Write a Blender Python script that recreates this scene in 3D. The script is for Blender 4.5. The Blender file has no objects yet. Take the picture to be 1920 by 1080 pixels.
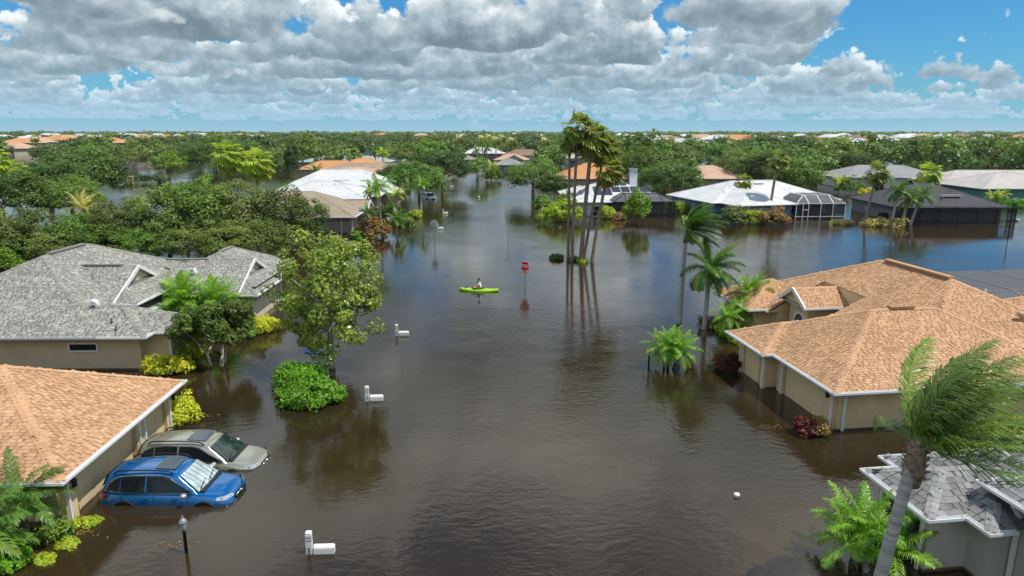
import bpy, math, random
import numpy as np
from mathutils import Vector, Matrix

PI = math.pi
R = math.radians
scene = bpy.context.scene
col = scene.collection

# ------------------------------------------------------------------ camera
cam_d = bpy.data.cameras.new('camera')
cam = bpy.data.objects.new('camera', cam_d); col.objects.link(cam)
cam_d.sensor_width = 36; cam_d.lens = 24
cam_d.clip_start = 0.2; cam_d.clip_end = 20000
cam.location = (0, 0, 12)
cam.rotation_euler = (R(90 - 12.94), 0, 0)
scene.camera = cam

# ------------------------------------------------------------------ light
SUN_EL, SUN_AZ = R(64), R(104)            # azimuth from +Y towards +X
SUN = Vector((math.cos(SUN_EL) * math.sin(SUN_AZ), math.cos(SUN_EL) * math.cos(SUN_AZ), math.sin(SUN_EL)))
sd = bpy.data.lights.new('sun', 'SUN'); sd.energy = 3.45; sd.angle = R(0.53); sd.color = (1.0, 0.95, 0.86)
sun = bpy.data.objects.new('sun', sd); col.objects.link(sun)
sun.rotation_euler = SUN.to_track_quat('Z', 'Y').to_euler()
vs = scene.view_settings
vs.view_transform = 'Standard'; vs.look = 'None'; vs.gamma = 1; vs.use_curve_mapping = False
vs.exposure = 0.34
scene.cycles.max_bounces = 6
scene.cycles.transparent_max_bounces = 12
scene.cycles.use_denoising = True
scene.cycles.caustics_reflective = False; scene.cycles.caustics_refractive = False


class NT:
    """small helper round a node tree"""
    def __init__(s, t): s.t = t; s.L = t.links
    def n(s, typ, **kw):
        o = s.t.nodes.new(typ)
        for k, v in kw.items():
            if k == 'inp':
                for a, b in v.items():
                    if hasattr(b, 'is_output'): s.L.new(b, o.inputs[a])
                    else: o.inputs[a].default_value = b
            else: setattr(o, k, v)
        return o
    def m(s, op, a, b=None, c=None, clamp=False):
        i = {0: a}
        if b is not None: i[1] = b
        if c is not None: i[2] = c
        return s.n('ShaderNodeMath', operation=op, use_clamp=clamp, inp=i).outputs[0]
    def vm(s, op, a, b=None):
        i = {0: a}
        if b is not None: i[1] = b
        return s.n('ShaderNodeVectorMath', operation=op, inp=i)
    def mix(s, f, a, b, typ='MIX'):
        return s.n('ShaderNodeMix', data_type='RGBA', blend_type=typ, inp={0: f, 6: a, 7: b}).outputs[2]
    def ramp(s, f, pts):
        o = s.n('ShaderNodeValToRGB', inp={0: f}); e = o.color_ramp.elements
        while len(e) < len(pts): e.new(0.5)
        for i, (p, c) in enumerate(pts):
            e[i].position = p; e[i].color = c if len(c) == 4 else (*c, 1)
        return o.outputs[0]
    def mr(s, v, a, b, c, d, smooth=False):
        return s.n('ShaderNodeMapRange', interpolation_type='SMOOTHSTEP' if smooth else 'LINEAR',
                   inp={0: v, 1: a, 2: b, 3: c, 4: d}).outputs[0]
    def noise(s, vec, scale, detail=3, rough=.5, lac=2.0, dim='3D'):
        return s.n('ShaderNodeTexNoise', noise_dimensions=dim, inp={'Vector': vec, 'Scale': scale, 'Detail': detail, 'Roughness': rough, 'Lacunarity': lac}).outputs[0]


# ------------------------------------------------------------------ sky: Nishita air with a slab of cumulus in it
def build_world():
    w = bpy.data.worlds.new('World'); scene.world = w; w.use_nodes = True
    t = w.node_tree; t.nodes.clear(); q = NT(t)
    sky = q.n('ShaderNodeTexSky', sky_type='NISHITA', sun_disc=False, sun_elevation=SUN_EL, sun_rotation=SUN_AZ,
              altitude=10, air_density=1.0, dust_density=0.6, ozone_density=2.5)
    skyc = q.mix(1.0, sky.outputs[0], (0.024, 0.064, 0.092, 1), 'MULTIPLY')
    d = q.n('ShaderNodeTexCoord').outputs['Generated']
    sx = q.n('ShaderNodeSeparateXYZ', inp={0: d}); dz = sx.outputs[2]
    dzc = q.m('MAXIMUM', dz, 0.012)
    flat = q.n('ShaderNodeCombineXYZ', inp={0: q.m('DIVIDE', sx.outputs[0], dzc), 1: q.m('DIVIDE', sx.outputs[1], dzc), 2: 0.0}).outputs[0]
    cur = skyc
    # high above: broken cloud seen from below
    nn = q.noise(q.vm('ADD', flat, (5.3, 2.2, 3.0)).outputs[0], 0.8, 6.0, .55)
    a = q.mr(nn, .46, .60, 0.0, 1.0, True)
    c = q.mix(q.mr(nn, .50, .72, 0.0, 1.0), (1.0, 1.02, 1.02, 1), (.55, .62, .65, 1))
    up = q.mr(dz, .17, .32, 0.0, 1.0, True)
    cur = q.mix(q.m('MULTIPLY', a, up), cur, c)
    # lower down: ranks of cumulus one behind the other, farthest first
    hl = q.m('SQRT', q.m('ADD', q.m('MULTIPLY', sx.outputs[0], sx.outputs[0]), q.m('MULTIPLY', sx.outputs[1], sx.outputs[1])))
    hl = q.m('MAXIMUM', hl, 1e-4)
    ux = q.m('DIVIDE', sx.outputs[0], hl); uy = q.m('DIVIDE', sx.outputs[1], hl); tn = q.m('DIVIDE', dz, hl)
    HAZE = (0.29, 0.50, 0.65, 1)
    # one wide opening in the cloud towards the right, thinning the ranks there
    gap = q.m('ADD', q.m('MULTIPLY', ux, math.sin(R(33))), q.m('MULTIPLY', uy, math.cos(R(33))))
    gap = q.m('MULTIPLY', q.mr(gap, math.cos(R(11)), math.cos(R(3)), 0.0, 0.17, True), q.mr(tn, .035, .09, 0.2, 1.0, True))
    NR = 14
    for j in range(NR - 1, -1, -1):
        r = 3.6 * 1.25 ** j
        z = q.m('MULTIPLY', tn, r)
        ring = q.n('ShaderNodeCombineXYZ', inp={0: q.m('MULTIPLY', ux, r), 1: q.m('MULTIPLY', uy, r), 2: q.m('MULTIPLY', z, 1.15)}).outputs[0]
        ring = q.vm('ADD', ring, (j * 7.31, j * 3.17, j * 1.9)).outputs[0]
        cov = q.noise(q.vm('MULTIPLY', ring, (1, 1, 0.25)).outputs[0], 0.34, 2.0)
        n1 = q.noise(ring, 0.92, 8.0, 0.55, 2.1)
        n2 = q.noise(q.vm('ADD', ring, (0.065, -0.01, 0.18)).outputs[0], 0.92, 5.0, 0.55, 2.1)
        zb = q.m('SUBTRACT', z, q.m('ADD', 0.74, q.m('MULTIPLY', cov, 0.52)))       # height above this cloud's base
        top = q.m('MULTIPLY', q.m('MAXIMUM', zb, 0.0), 0.17)
        den = q.m('SUBTRACT', q.m('ADD', n1, q.m('MULTIPLY', q.m('SUBTRACT', cov, 0.5), 0.8)), q.m('ADD', top, gap))
        den = q.m('SUBTRACT', den, q.mr(zb, -0.26, 0.10, 0.42, 0.0, True))
        a = q.mr(den, .375, .425, 0.0, 1.0, True)
        puff = q.m('MULTIPLY', q.m('SUBTRACT', n1, n2), 3.1)
        lit = q.m('ADD', q.mr(zb, -0.05, 0.80, 0.12, 0.76), puff)
        lit = q.m('ADD', lit, q.mr(den, .375, .50, 0.20, 0.0), clamp=True)
        c = q.ramp(lit, [(0.0, (.095, .13, .15)), (.30, (.205, .26, .295)), (.60, (.41, .475, .505)), (.82, (.68, .715, .715)), (1.0, (.90, .895, .87))])
        c = q.mix(1 - math.exp(-r / 42.0), c, (.36, .52, .645, 1))
        cur = q.mix(a, cur, c)
    # air between the clouds and the eye thickens towards the horizon
    hz = q.m('POWER', q.m('SUBTRACT', 1.0, q.m('MAXIMUM', dz, 0.0), clamp=True), 30.0)
    hz = q.m('MULTIPLY', hz, 0.93)
    cur = q.mix(hz, cur, HAZE)
    below = q.mr(dz, -0.02, 0.0, 1.0, 0.0)
    cur = q.mix(below, cur, (0.10, 0.12, 0.12, 1))
    lum = q.vm('SCALE', cur); lum.inputs['Scale'].default_value = 10.0
    bg = q.n('ShaderNodeBackground', inp={0: lum.outputs[0], 1: 0.1})
    out = q.n('ShaderNodeOutputWorld'); q.L.new(bg.outputs[0], out.inputs[0])
    w.cycles.sampling_method = 'MANUAL'; w.cycles.sample_map_resolution = 512

build_world()


# ------------------------------------------------------------------ water
def water_mat():
    m = bpy.data.materials.new('flood_water'); m.use_nodes = True
    t = m.node_tree; q = NT(t); b = t.nodes['Principled BSDF']
    pos = q.n('ShaderNodeNewGeometry').outputs['Position']
    n1 = q.noise(pos, 0.06, 3)
    c = q.mix(q.mr(n1, .35, .65, 0, 1), (0.018, 0.0130, 0.0062, 1), (0.043, 0.0280, 0.0112, 1))
    t.links.new(c, b.inputs['Base Color'])
    b.inputs['Roughness'].default_value = 0.045
    b.inputs['IOR'].default_value = 1.5
    # wind ripples: long crests across the wind, with calmer and rougher patches
    mp = q.n('ShaderNodeMapping', inp={'Vector': pos, 'Rotation': (0, 0, R(-14)), 'Scale': (0.8, 1.25, 1.0)}).outputs[0]
    warp = q.noise(pos, 0.35, 2)
    mpw = q.vm('ADD', mp, q.n('ShaderNodeCombineXYZ', inp={0: q.m('MULTIPLY', warp, 1.2), 1: q.m('MULTIPLY', warp, 1.5)}).outputs[0]).outputs[0]
    r1 = q.noise(mpw, 2.9, 4, .58)
    r2 = q.noise(mpw, 0.55, 2, .5)
    patch = q.mr(q.noise(pos, 0.045, 3, .6), .38, .62, .22, 1.0, True)
    hgt = q.m('ADD', q.m('MULTIPLY', r1, 0.017), q.m('MULTIPLY', r2, 0.016))
    bp = q.n('ShaderNodeBump', inp={'Strength': patch, 'Distance': 1.0, 'Height': hgt})
    t.links.new(bp.outputs[0], b.inputs['Normal'])
    return m
def structure(o): o['kind'] = 'structure'; return o
me = bpy.data.meshes.new('flood_water')
me.from_pydata([(-9000, -40, 0), (9000, -40, 0), (9000, 12000, 0), (-9000, 12000, 0)], [], [(0, 1, 2, 3)])
wo = bpy.data.objects.new('flood_water', me); col.objects.link(wo); structure(wo)
me.materials.append(water_mat())


# ------------------------------------------------------------------ helpers
def link(o, parent=None):
    col.objects.link(o)
    if parent is not None: o.parent = parent
    return o

class MB:
    """collects polygons for one mesh object"""
    def __init__(s): s.v = []; s.f = []; s.mi = []; s.val = []
    def poly(s, pts, mi=0, val=None):
        b = len(s.v); s.v += [tuple(p) for p in pts]; s.f.append(tuple(range(b, b + len(pts)))); s.mi.append(mi); s.val.append(val)
    def box(s, c, d, mi=0, rz=0.0, val=None):
        x, y, z = (d[0] / 2, d[1] / 2, d[2] / 2); ca, sa = math.cos(rz), math.sin(rz); b = len(s.v)
        for k in range(8):
            px = x if k & 1 else -x; py = y if k & 2 else -y; pz = z if k & 4 else -z
            s.v.append((c[0] + px * ca - py * sa, c[1] + px * sa + py * ca, c[2] + pz))
        for f in ((0, 2, 3, 1), (4, 5, 7, 6), (0, 1, 5, 4), (2, 6, 7, 3), (0, 4, 6, 2), (1, 3, 7, 5)):
            s.f.append(tuple(b + i for i in f)); s.mi.append(mi); s.val.append(val)
    def bar(s, p, q, w, h=None, mi=0):
        """square bar from p to q"""
        h = h or w; p = Vector(p); q = Vector(q); d = (q - p).normalized()
        a = Vector((0, 0, 1)) if abs(d.z) < .95 else Vector((0, 1, 0))
        s1 = d.cross(a).normalized() * (w / 2); s2 = s1.cross(d).normalized() * (h / 2); b = len(s.v)
        for o in (p, q):
            for e in (s1 + s2, s1 - s2, -s1 - s2, -s1 + s2): s.v.append(tuple(o + e))
        for i in range(4):
            j = (i + 1) % 4; s.f.append((b + i, b + j, b + 4 + j, b + 4 + i)); s.mi.append(mi); s.val.append(None)
        s.f += [(b + 3, b + 2, b + 1, b), (b + 4, b + 5, b + 6, b + 7)]; s.mi += [mi, mi]; s.val += [None, None]
    def tube(s, path, rad, n=8, mi=0, cap=True):
        pts = [Vector(p) for p in path]; rings = []
        ref = Vector((0.31, 0.95, 0.05))
        for i, p in enumerate(pts):
            d = (pts[min(i + 1, len(pts) - 1)] - pts[max(i - 1, 0)]).normalized()
            a = ref if abs(d.dot(ref)) < .9 else Vector((1, 0, 0))
            u = d.cross(a).normalized(); w = u.cross(d).normalized(); r = rad[i] if hasattr(rad, '__len__') else rad
            b = len(s.v); rings.append(b)
            for k in range(n):
                t = 2 * PI * k / n; s.v.append(tuple(p + u * (r * math.cos(t)) + w * (r * math.sin(t))))
        for a, b in zip(rings, rings[1:]):
            for k in range(n):
                j = (k + 1) % n; s.f.append((a + k, a + j, b + j, b + k)); s.mi.append(mi); s.val.append(None)
        if cap:
            s.f.append(tuple(rings[0] + k for k in reversed(range(n)))); s.f.append(tuple(rings[-1] + k for k in range(n)))
            s.mi += [mi, mi]; s.val += [None, None]
    def lathe(s, c, prof, n=12, mi=0):
        s.tube([(c[0], c[1], c[2] + z) for r, z in prof], [max(r, 1e-4) for r, z in prof], n, mi)
    def mesh(s, name, mats, smooth=False):
        me = bpy.data.meshes.new(name); me.from_pydata(s.v, [], s.f)
        mats = mats if isinstance(mats, (list, tuple)) else [mats]
        for m in mats: me.materials.append(m)
        me.polygons.foreach_set('material_index', s.mi)
        if any(v is not None for v in s.val):
            at = me.attributes.new('v', 'FLOAT', 'FACE'); at.data.foreach_set('value', [v or 0.0 for v in s.val])
        if smooth: me.polygons.foreach_set('use_smooth', [True] * len(s.f))
        me.update(); return me
    def obj(s, name, mats, parent=None, smooth=False, loc=None):
        o = bpy.data.objects.new(name, s.mesh(name, mats, smooth)); link(o, parent)
        if loc is not None: o.location = loc
        return o

def empty(name, loc, rz=0.0, parent=None):
    o = bpy.data.objects.new(name, None); o.empty_display_size = .3; link(o, parent); o.location = loc; o.rotation_euler = (0, 0, rz); return o
def tag(o, label, cat, group=None, kind=None):
    o['label'] = label; o['category'] = cat
    if group: o['group'] = group
    if kind: o['kind'] = kind
    return o
def stuff(o): o['kind'] = 'stuff'; return o
def copy_tree(o, parent=None):
    c = o.copy(); col.objects.link(c)
    if parent is not None: c.parent = parent
    for ch in o.children: copy_tree(ch, c)
    return c

# ------------------------------------------------------------------ materials
MATS = {}
def pmat(name, c, rough=.6, vary=.0, scale=6.0, bump=0.0, bscale=None, metal=0.0, spec=.5, coat=0.0, objrand=0.0, c2=None, stretch=None):
    m = bpy.data.materials.new(name); m.use_nodes = True; q = NT(m.node_tree); b = m.node_tree.nodes['Principled BSDF']
    b.inputs['Roughness'].default_value = rough; b.inputs['Metallic'].default_value = metal
    b.inputs['Specular IOR Level'].default_value = spec; b.inputs['Coat Weight'].default_value = coat; b.inputs['Coat Roughness'].default_value = .03
    base = (*c, 1); tc = q.n('ShaderNodeTexCoord').outputs['Object']
    if stretch: tc = q.vm('MULTIPLY', tc, stretch).outputs[0]
    colr = None
    if vary or c2:
        n = q.noise(tc, scale, 5, .6)
        lo = (*(c2 or tuple(x * (1 - vary) for x in c)), 1); hi = (*(tuple(min(1, x * (1 + vary)) for x in c) if not c2 else c), 1)
        colr = q.mix(q.mr(n, .32, .68, 0, 1), lo, hi)
    if objrand:
        rnd = q.n('ShaderNodeObjectInfo').outputs['Random']
        k = q.mr(rnd, 0, 1, 1 - objrand, 1 + objrand)
        colr = q.mix(1.0, colr if colr is not None else base, q.n('ShaderNodeCombineXYZ', inp={0: k, 1: k, 2: k}).outputs[0], 'MULTIPLY')
    if colr is not None: m.node_tree.links.new(colr, b.inputs['Base Color'])
    else: b.inputs['Base Color'].default_value = base
    if bump:
        bp = q.n('ShaderNodeBump', inp={'Strength': 1.0, 'Distance': bump, 'Height': q.noise(tc, bscale or scale * 4, 4)})
        m.node_tree.links.new(bp.outputs[0], b.inputs['Normal'])
    MATS[name] = m; return m

def value_ramp_mat(name, pts, src='attr', rough=.85, grain=.18, gscale=60.0):
    """roofing granules: the colour of each piece comes from its own value"""
    m = bpy.data.materials.new(name); m.use_nodes = True; q = NT(m.node_tree); b = m.node_tree.nodes['Principled BSDF']
    if src == 'attr': f = q.n('ShaderNodeAttribute', attribute_name='v').outputs['Fac']
    else: f = q.n('ShaderNodeObjectInfo').outputs['Random']
    c = q.ramp(f, pts)
    pos = q.n('ShaderNodeNewGeometry').outputs['Position']
    g = q.noise(pos, gscale, 2); st = q.noise(pos, .55, 4, .6)
    k = q.m('MULTIPLY', q.mr(g, .3, .7, 1 - grain, 1 + grain), q.mr(st, .3, .7, .86, 1.10))
    c = q.mix(1.0, c, q.n('ShaderNodeCombineXYZ', inp={0: k, 1: k, 2: k}).outputs[0], 'MULTIPLY')
    m.node_tree.links.new(c, b.inputs['Base Color']); b.inputs['Roughness'].default_value = rough; b.inputs['Specular IOR Level'].default_value = .25
    return m

LEAF = 1.65
def leaf_mat(name, c1, c2, trans=.35, rnd=.22, rough=.45):
    """leaves: value per leaf blends two greens, each plant a little different, light comes through"""
    m = bpy.data.materials.new(name); m.use_nodes = True; t = m.node_tree; q = NT(t); b = t.nodes['Principled BSDF']
    f = q.n('ShaderNodeAttribute', attribute_name='v').outputs['Fac']
    c1 = [x * LEAF for x in c1]; c2 = [x * LEAF for x in c2]
    c = q.mix(f, (*c1, 1), (*c2, 1))
    r = q.n('ShaderNodeObjectInfo').outputs['Random']; k = q.mr(r, 0, 1, 1 - rnd, 1 + rnd)
    hs = q.n('ShaderNodeHueSaturation', inp={'Hue': q.mr(q.m('FRACT', q.m('MULTIPLY', r, 7.3)), 0, 1, .487, .513), 'Saturation': 1.0, 'Value': k, 'Color': c})
    b.inputs['Roughness'].default_value = rough; b.inputs['Specular IOR Level'].default_value = .35
    t.links.new(hs.outputs[0], b.inputs['Base Color'])
    tr = q.n('ShaderNodeBsdfTranslucent', inp={0: q.mix(1.0, hs.outputs[0], (1.25, 1.35, .6, 1), 'MULTIPLY')})
    mx = q.n('ShaderNodeMixShader', inp={0: trans, 1: b.outputs[0], 2: tr.outputs[0]})
    t.links.new(mx.outputs[0], t.nodes['Material Output'].inputs[0])
    return m

def glass_mat(name, c, rough=.04, spec=.5):
    return pmat(name, c, rough, spec=spec)
def screen_mat(name, c, alpha):
    """insect screen: fine dark mesh, mostly see-through"""
    m = bpy.data.materials.new(name); m.use_nodes = True; t = m.node_tree; b = t.nodes['Principled BSDF']
    b.inputs['Base Color'].default_value = (*c, 1); b.inputs['Roughness'].default_value = .7; b.inputs['Alpha'].default_value = alpha
    return m

ORANGE = [(0.0, (.40, .225, .118)), (.25, (.475, .275, .148)), (.75, (.53, .312, .170)), (1.0, (.585, .36, .21))]
GREY_W = [(0.0, (.23, .225, .195)), (.35, (.29, .285, .25)), (.75, (.34, .335, .295)), (1.0, (.43, .42, .385))]
GREY_C = [(0.0, (.15, .15, .148)), (.35, (.195, .194, .19)), (.75, (.235, .234, .23)), (1.0, (.31, .308, .30))]
sh_orange = (value_ramp_mat('shingle_tan', ORANGE), value_ramp_mat('shingle_tan_single', ORANGE, 'rnd'), pmat('roof_felt_brown', (.34, .19, .10), .9, .2), value_ramp_mat('cap_tan', [(0, (.50, .29, .155)), (1, (.56, .335, .19))]))
sh_grey = (value_ramp_mat('shingle_weathered', GREY_W), value_ramp_mat('shingle_weathered_single', GREY_W, 'rnd'), pmat('roof_felt_grey', (.125, .122, .108), .9, .2), value_ramp_mat('cap_weathered', [(0, (.21, .205, .18)), (1, (.33, .325, .29))]))
sh_slate = (value_ramp_mat('shingle_slate', GREY_C), value_ramp_mat('shingle_slate_single', GREY_C, 'rnd'), pmat('roof_felt_slate', (.10, .10, .11), .9, .2), value_ramp_mat('cap_slate', [(0, (.24, .24, .238)), (1, (.36, .36, .355))]))

wall_tan = pmat('wall_tan', (.70, .54, .31), .85, .09, .9, .004, 60)
wall_buff = pmat('wall_buff', (.62, .53, .36), .85, .09, .9, .004, 60)
wall_grey = pmat('wall_greige', (.50, .47, .41), .85, .09, .9, .004, 60)
door_tan = pmat('door_tan', (.74, .59, .35), .6, .03, 1.0)
door_buff = pmat('door_buff', (.67, .58, .41), .6, .03, 1.0)
white = pmat('white_paint', (.78, .79, .80), .45, .04, 3.0)
soffit_m = pmat('soffit', (.60, .57, .50), .8)
dark_metal = pmat('dark_metal', (.03, .03, .032), .4, metal=.6)
black = pmat('black_plastic', (.012, .012, .013), .5)
glass_dark = glass_mat('window_glass', (.012, .022, .024), .03)
glass_teal = glass_mat('window_glass_teal', (.015, .07, .06), .05)
vent_m = pmat('vent_metal', (.55, .52, .46), .5)
vent_tan = pmat('vent_tan', (.50, .36, .22), .5)
wet = pmat('wet_wall', (.17, .115, .06), .35, .15, 2.0)
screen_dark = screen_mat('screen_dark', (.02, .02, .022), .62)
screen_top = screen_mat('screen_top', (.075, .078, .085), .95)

# ------------------------------------------------------------------ houses
def zr(b, x, y):
    z = 1e9
    if 'L' not in b['gable']: z = min(z, x - b['x0'])
    if 'R' not in b['gable']: z = min(z, b['x1'] - x)
    if 'F' not in b['gable']: z = min(z, y - b['y0'])
    if 'B' not in b['gable']: z = min(z, b['y1'] - y)
    return b['ez'] + b['s'] * z
def keep(b, x, y):
    for ax, c, sg in b['clip']:
        if ((x if ax == 'x' else y) - c) * sg < 0: return False
    return True
def clip_poly(pts, clips):
    for ax, c, sg in clips:
        i = 0 if ax == 'x' else 1; out = []
        for k in range(len(pts)):
            p, q_ = pts[k], pts[(k + 1) % len(pts)]; a, b = (p[i] - c) * sg, (q_[i] - c) * sg
            if a >= 0: out.append(p)
            if a * b < 0: out.append(p.lerp(q_, a / (a - b)))
        pts = out
        if not pts: break
    return pts
def inside(b, x, y, e=0.0): return keep(b, x, y) and b['x0'] - e <= x <= b['x1'] + e and b['y0'] - e <= y <= b['y1'] + e
def covered(blocks, i, x, y, z, eps=.002):
    for j, o in enumerate(blocks):
        if j != i and inside(o, x, y) and zr(o, x, y) > z + eps: return True
    return False
def block(x0, x1, y0, y1, ez, s=.5, gable='', ov=.6, wall=True, trim=True, clip=()):
    return dict(trim=trim, clip=clip, x0=x0, x1=x1, y0=y0, y1=y1, ez=ez, s=s, gable=gable, ov=ov, wall=wall)
def ridge(b):
    w = b['x1'] - b['x0']; d = b['y1'] - b['y0']; g = b['gable']
    along_x = ('L' in g or 'R' in g) or (not ('F' in g or 'B' in g) and w >= d)
    if along_x:
        h = d / 2; a = Vector((b['x0'] + (0 if 'L' in g else h), b['y0'] + h, b['ez'] + b['s'] * h)); c = Vector((b['x1'] - (0 if 'R' in g else h), a.y, a.z))
    else:
        h = w / 2; a = Vector((b['x0'] + h, b['y0'] + (0 if 'F' in g else h), b['ez'] + b['s'] * h)); c = Vector((a.x, b['y1'] - (0 if 'B' in g else h), a.z))
    return along_x, a, c
def slopes(b):
    ax, a, c = ridge(b); z = b['ez']; g = b['gable']
    p = [Vector((b['x0'], b['y0'], z)), Vector((b['x1'], b['y0'], z)), Vector((b['x1'], b['y1'], z)), Vector((b['x0'], b['y1'], z))]
    if ax: d = {'F': [p[0], p[1], c, a], 'B': [p[2], p[3], a, c], 'L': [p[3], p[0], a], 'R': [p[1], p[2], c]}
    else: d = {'F': [p[0], p[1], a], 'B': [p[2], p[3], c], 'L': [p[3], p[0], a, c], 'R': [p[1], p[2], c, a]}
    return d
FR = {'F': (Vector((1, 0, 0)), Vector((0, 1, 0))), 'B': (Vector((-1, 0, 0)), Vector((0, -1, 0))), 'L': (Vector((0, -1, 0)), Vector((1, 0, 0))), 'R': (Vector((0, 1, 0)), Vector((-1, 0, 0)))}

def house(name, label, loc, rot, blocks, deck, wallm, trim=None, group=None, shingles=None, sides='FLR', seed=1, expo=.132, tabw=(.12, .15, .19, .23), capm=None, gutter=True, wet_h=0.12, capw=.17):
    """deck: roof material under everything; shingles=(many, single, felt, cap) lays tabs one by one"""
    rng = random.Random(seed); trim = trim or white
    root = empty(name, (loc[0], loc[1], 0), R(rot)); tag(root, label, 'house', group)
    for i, b in enumerate(blocks): b['ez'] += .006 * i
    W = Matrix.Translation((loc[0], loc[1], 0)) @ Matrix.Rotation(R(rot), 4, 'Z')
    # roof deck, walls, soffit, gutter
    rf = MB(); wl = MB(); sf = MB(); gt = MB(); wt = MB()
    for i, b in enumerate(blocks):
        for sd_, poly in slopes(b).items():
            if sd_ in b['gable']:
                ax, a, c = ridge(b); ins = .22
                e, u = FR[sd_]
                tri = [q + u * ins for q in poly]
                wl.poly(tri)
                # white rake boards
                for k in ((0, 1) if b['trim'] else ()):
                    gt.bar(poly[k] + Vector((0, 0, -.05)) , poly[2] + Vector((0, 0, -.05)), .09, .2)
            else:
                pc = clip_poly(poly, b['clip'])
                if len(pc) > 2: rf.poly(pc)
        z = b['ez'] - .03 - .003 * i
        sp_ = clip_poly([Vector((b['x0'], b['y1'], z)), Vector((b['x1'], b['y1'], z)), Vector((b['x1'], b['y0'], z)), Vector((b['x0'], b['y0'], z))], b['clip'])
        if len(sp_) > 2: sf.poly(sp_)
        if b['wall']:
            o = b['ov'] + .004 * i; x0, x1, y0, y1 = b['x0'] + o, b['x1'] - o, b['y0'] + o, b['y1'] - o
            for ax_, c_, sg_ in b['clip']:
                if ax_ == 'y' and sg_ > 0: y0 = c_ + .05
            zt = b['ez'] - .02; zb = -1.0
            for p, q in (((x0, y0), (x1, y0)), ((x1, y0), (x1, y1)), ((x1, y1), (x0, y1)), ((x0, y1), (x0, y0))):
                wl.poly([(*p, zb), (*q, zb), (*q, zt), (*p, zt)])
                if wet_h:
                    n = Vector((q[1] - p[1], p[0] - q[0], 0)).normalized() * .004; d = (Vector((*q, 0)) - Vector((*p, 0))).normalized() * .004
                    P = Vector((*p, 0)) + n - d; Q = Vector((*q, 0)) + n + d
                    wt.poly([(P.x, P.y, -.3), (Q.x, Q.y, -.3), (Q.x, Q.y, wet_h), (P.x, P.y, wet_h)])
        for sd_ in 'FBLR':
            if sd_ in b['gable'] or not b['trim']: continue
            e, u = FR[sd_]; st = {'F': (b['x0'], b['y0']), 'B': (b['x1'], b['y1']), 'L': (b['x0'], b['y1']), 'R': (b['x1'], b['y0'])}[sd_]
            st = Vector((*st, b['ez'])); ln = (b['x1'] - b['x0']) if sd_ in 'FB' else (b['y1'] - b['y0'])
            n = max(2, int(ln / .12)); run = None
            for k in range(n + 1):
                ok = False
                if k < n:
                    t = (k + .5) / n * ln; pt = st + e * t - u * .05
                    ok = keep(b, pt.x, pt.y) and not any(j != i and inside(o, pt.x, pt.y) and zr(o, pt.x, pt.y) > b['ez'] - .02 for j, o in enumerate(blocks))
                if ok and run is None: run = k
                if not ok and run is not None:
                    p = st + e * (run / n * ln); q2 = st + e * (k / n * ln)
                    if gutter:
                        for (off, dz, w_, h_) in ((.12, -.045, .02, .085), (.06, -.085, .12, .016), (.012, -.06, .025, .15)):
                            ee = off if run == 0 else 0; e2 = off if k == n else 0
                            gt.bar(p - e * ee - u * off + Vector((0, 0, dz)), q2 + e * e2 - u * off + Vector((0, 0, dz)), w_, h_)
                    else: gt.bar(p - u * .03 + Vector((0, 0, -.07)), q2 - u * .03 + Vector((0, 0, -.07)), .05, .18)
                    run = None
    roof = rf.obj('roof', shingles[2] if shingles else deck, root)
    if wl.f: wl.obj('wall', wallm, root)
    if wt.f and wet_h: wt.obj('flood_mark', wet, root)
    sf.obj('soffit', soffit_m, root)
    if gt.f: gt.obj('gutter', trim, root)
    # hip and ridge caps
    cp = MB()
    for i, b in enumerate(blocks):
        k = math.sqrt(1 + b['s'] ** 2); nrm = {s_: (Vector((0, 0, 1)) - FR[s_][1] * b['s']) / k for s_ in 'FBLR'}
        ax, a, c = ridge(b); P = slopes(b); lines = []
        g = b['gable']
        c0 = Vector((b['x0'], b['y0'], b['ez'])); c1 = Vector((b['x1'], b['y0'], b['ez'])); c2 = Vector((b['x1'], b['y1'], b['ez'])); c3 = Vector((b['x0'], b['y1'], b['ez']))
        for cn, (s1, s2) in ((c0, 'FL'), (c1, 'FR'), (c2, 'BR'), (c3, 'BL')):
            if s1 in g or s2 in g: continue
            end = a if (cn - a).length < (cn - c).length else c
            lines.append((cn, end, s1, s2))
        if (c - a).length > .1: lines.append((a, c, 'F', 'B') if ax else (a, c, 'L', 'R'))
        for p, q2, s1, s2 in lines:
            d = q2 - p; L_ = d.length; d.normalize(); n = max(1, int(L_ / .2)); hw = capw
            u1 = nrm[s1].cross(d).normalized(); u2 = nrm[s2].cross(d).normalized()
            if u1.dot(-FR[s1][1]) < 0: u1 = -u1
            if u2.dot(-FR[s2][1]) < 0: u2 = -u2
            up = (nrm[s1] + nrm[s2]).normalized()
            for m_ in range(n):
                mid = p + d * ((m_ + .5) * L_ / n)
                if not keep(b, mid.x, mid.y) or covered(blocks, i, mid.x, mid.y, mid.z, .03): continue
                A = p + d * (m_ * L_ / n) + up * .034; B = p + d * (min(L_, (m_ + 1.25) * L_ / n)) + up * .024
                v_ = rng.random()
                for uu in (u1, u2):
                    q4 = [A, A + uu * hw, B + uu * hw, B]
                    if uu is u2: q4 = q4[::-1]
                    cp.poly(q4, 0, v_)
                cp.poly([A, A - up * .03, A + u1 * hw - up * .03, A + u1 * hw], 0, v_ * .8); cp.poly([A + u2 * hw, A + u2 * hw - up * .03, A - up * .03, A], 0, v_ * .8)
    if cp.f: cp.obj('ridge_cap', capm or (shingles[3] if shingles else deck), roof)
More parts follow.
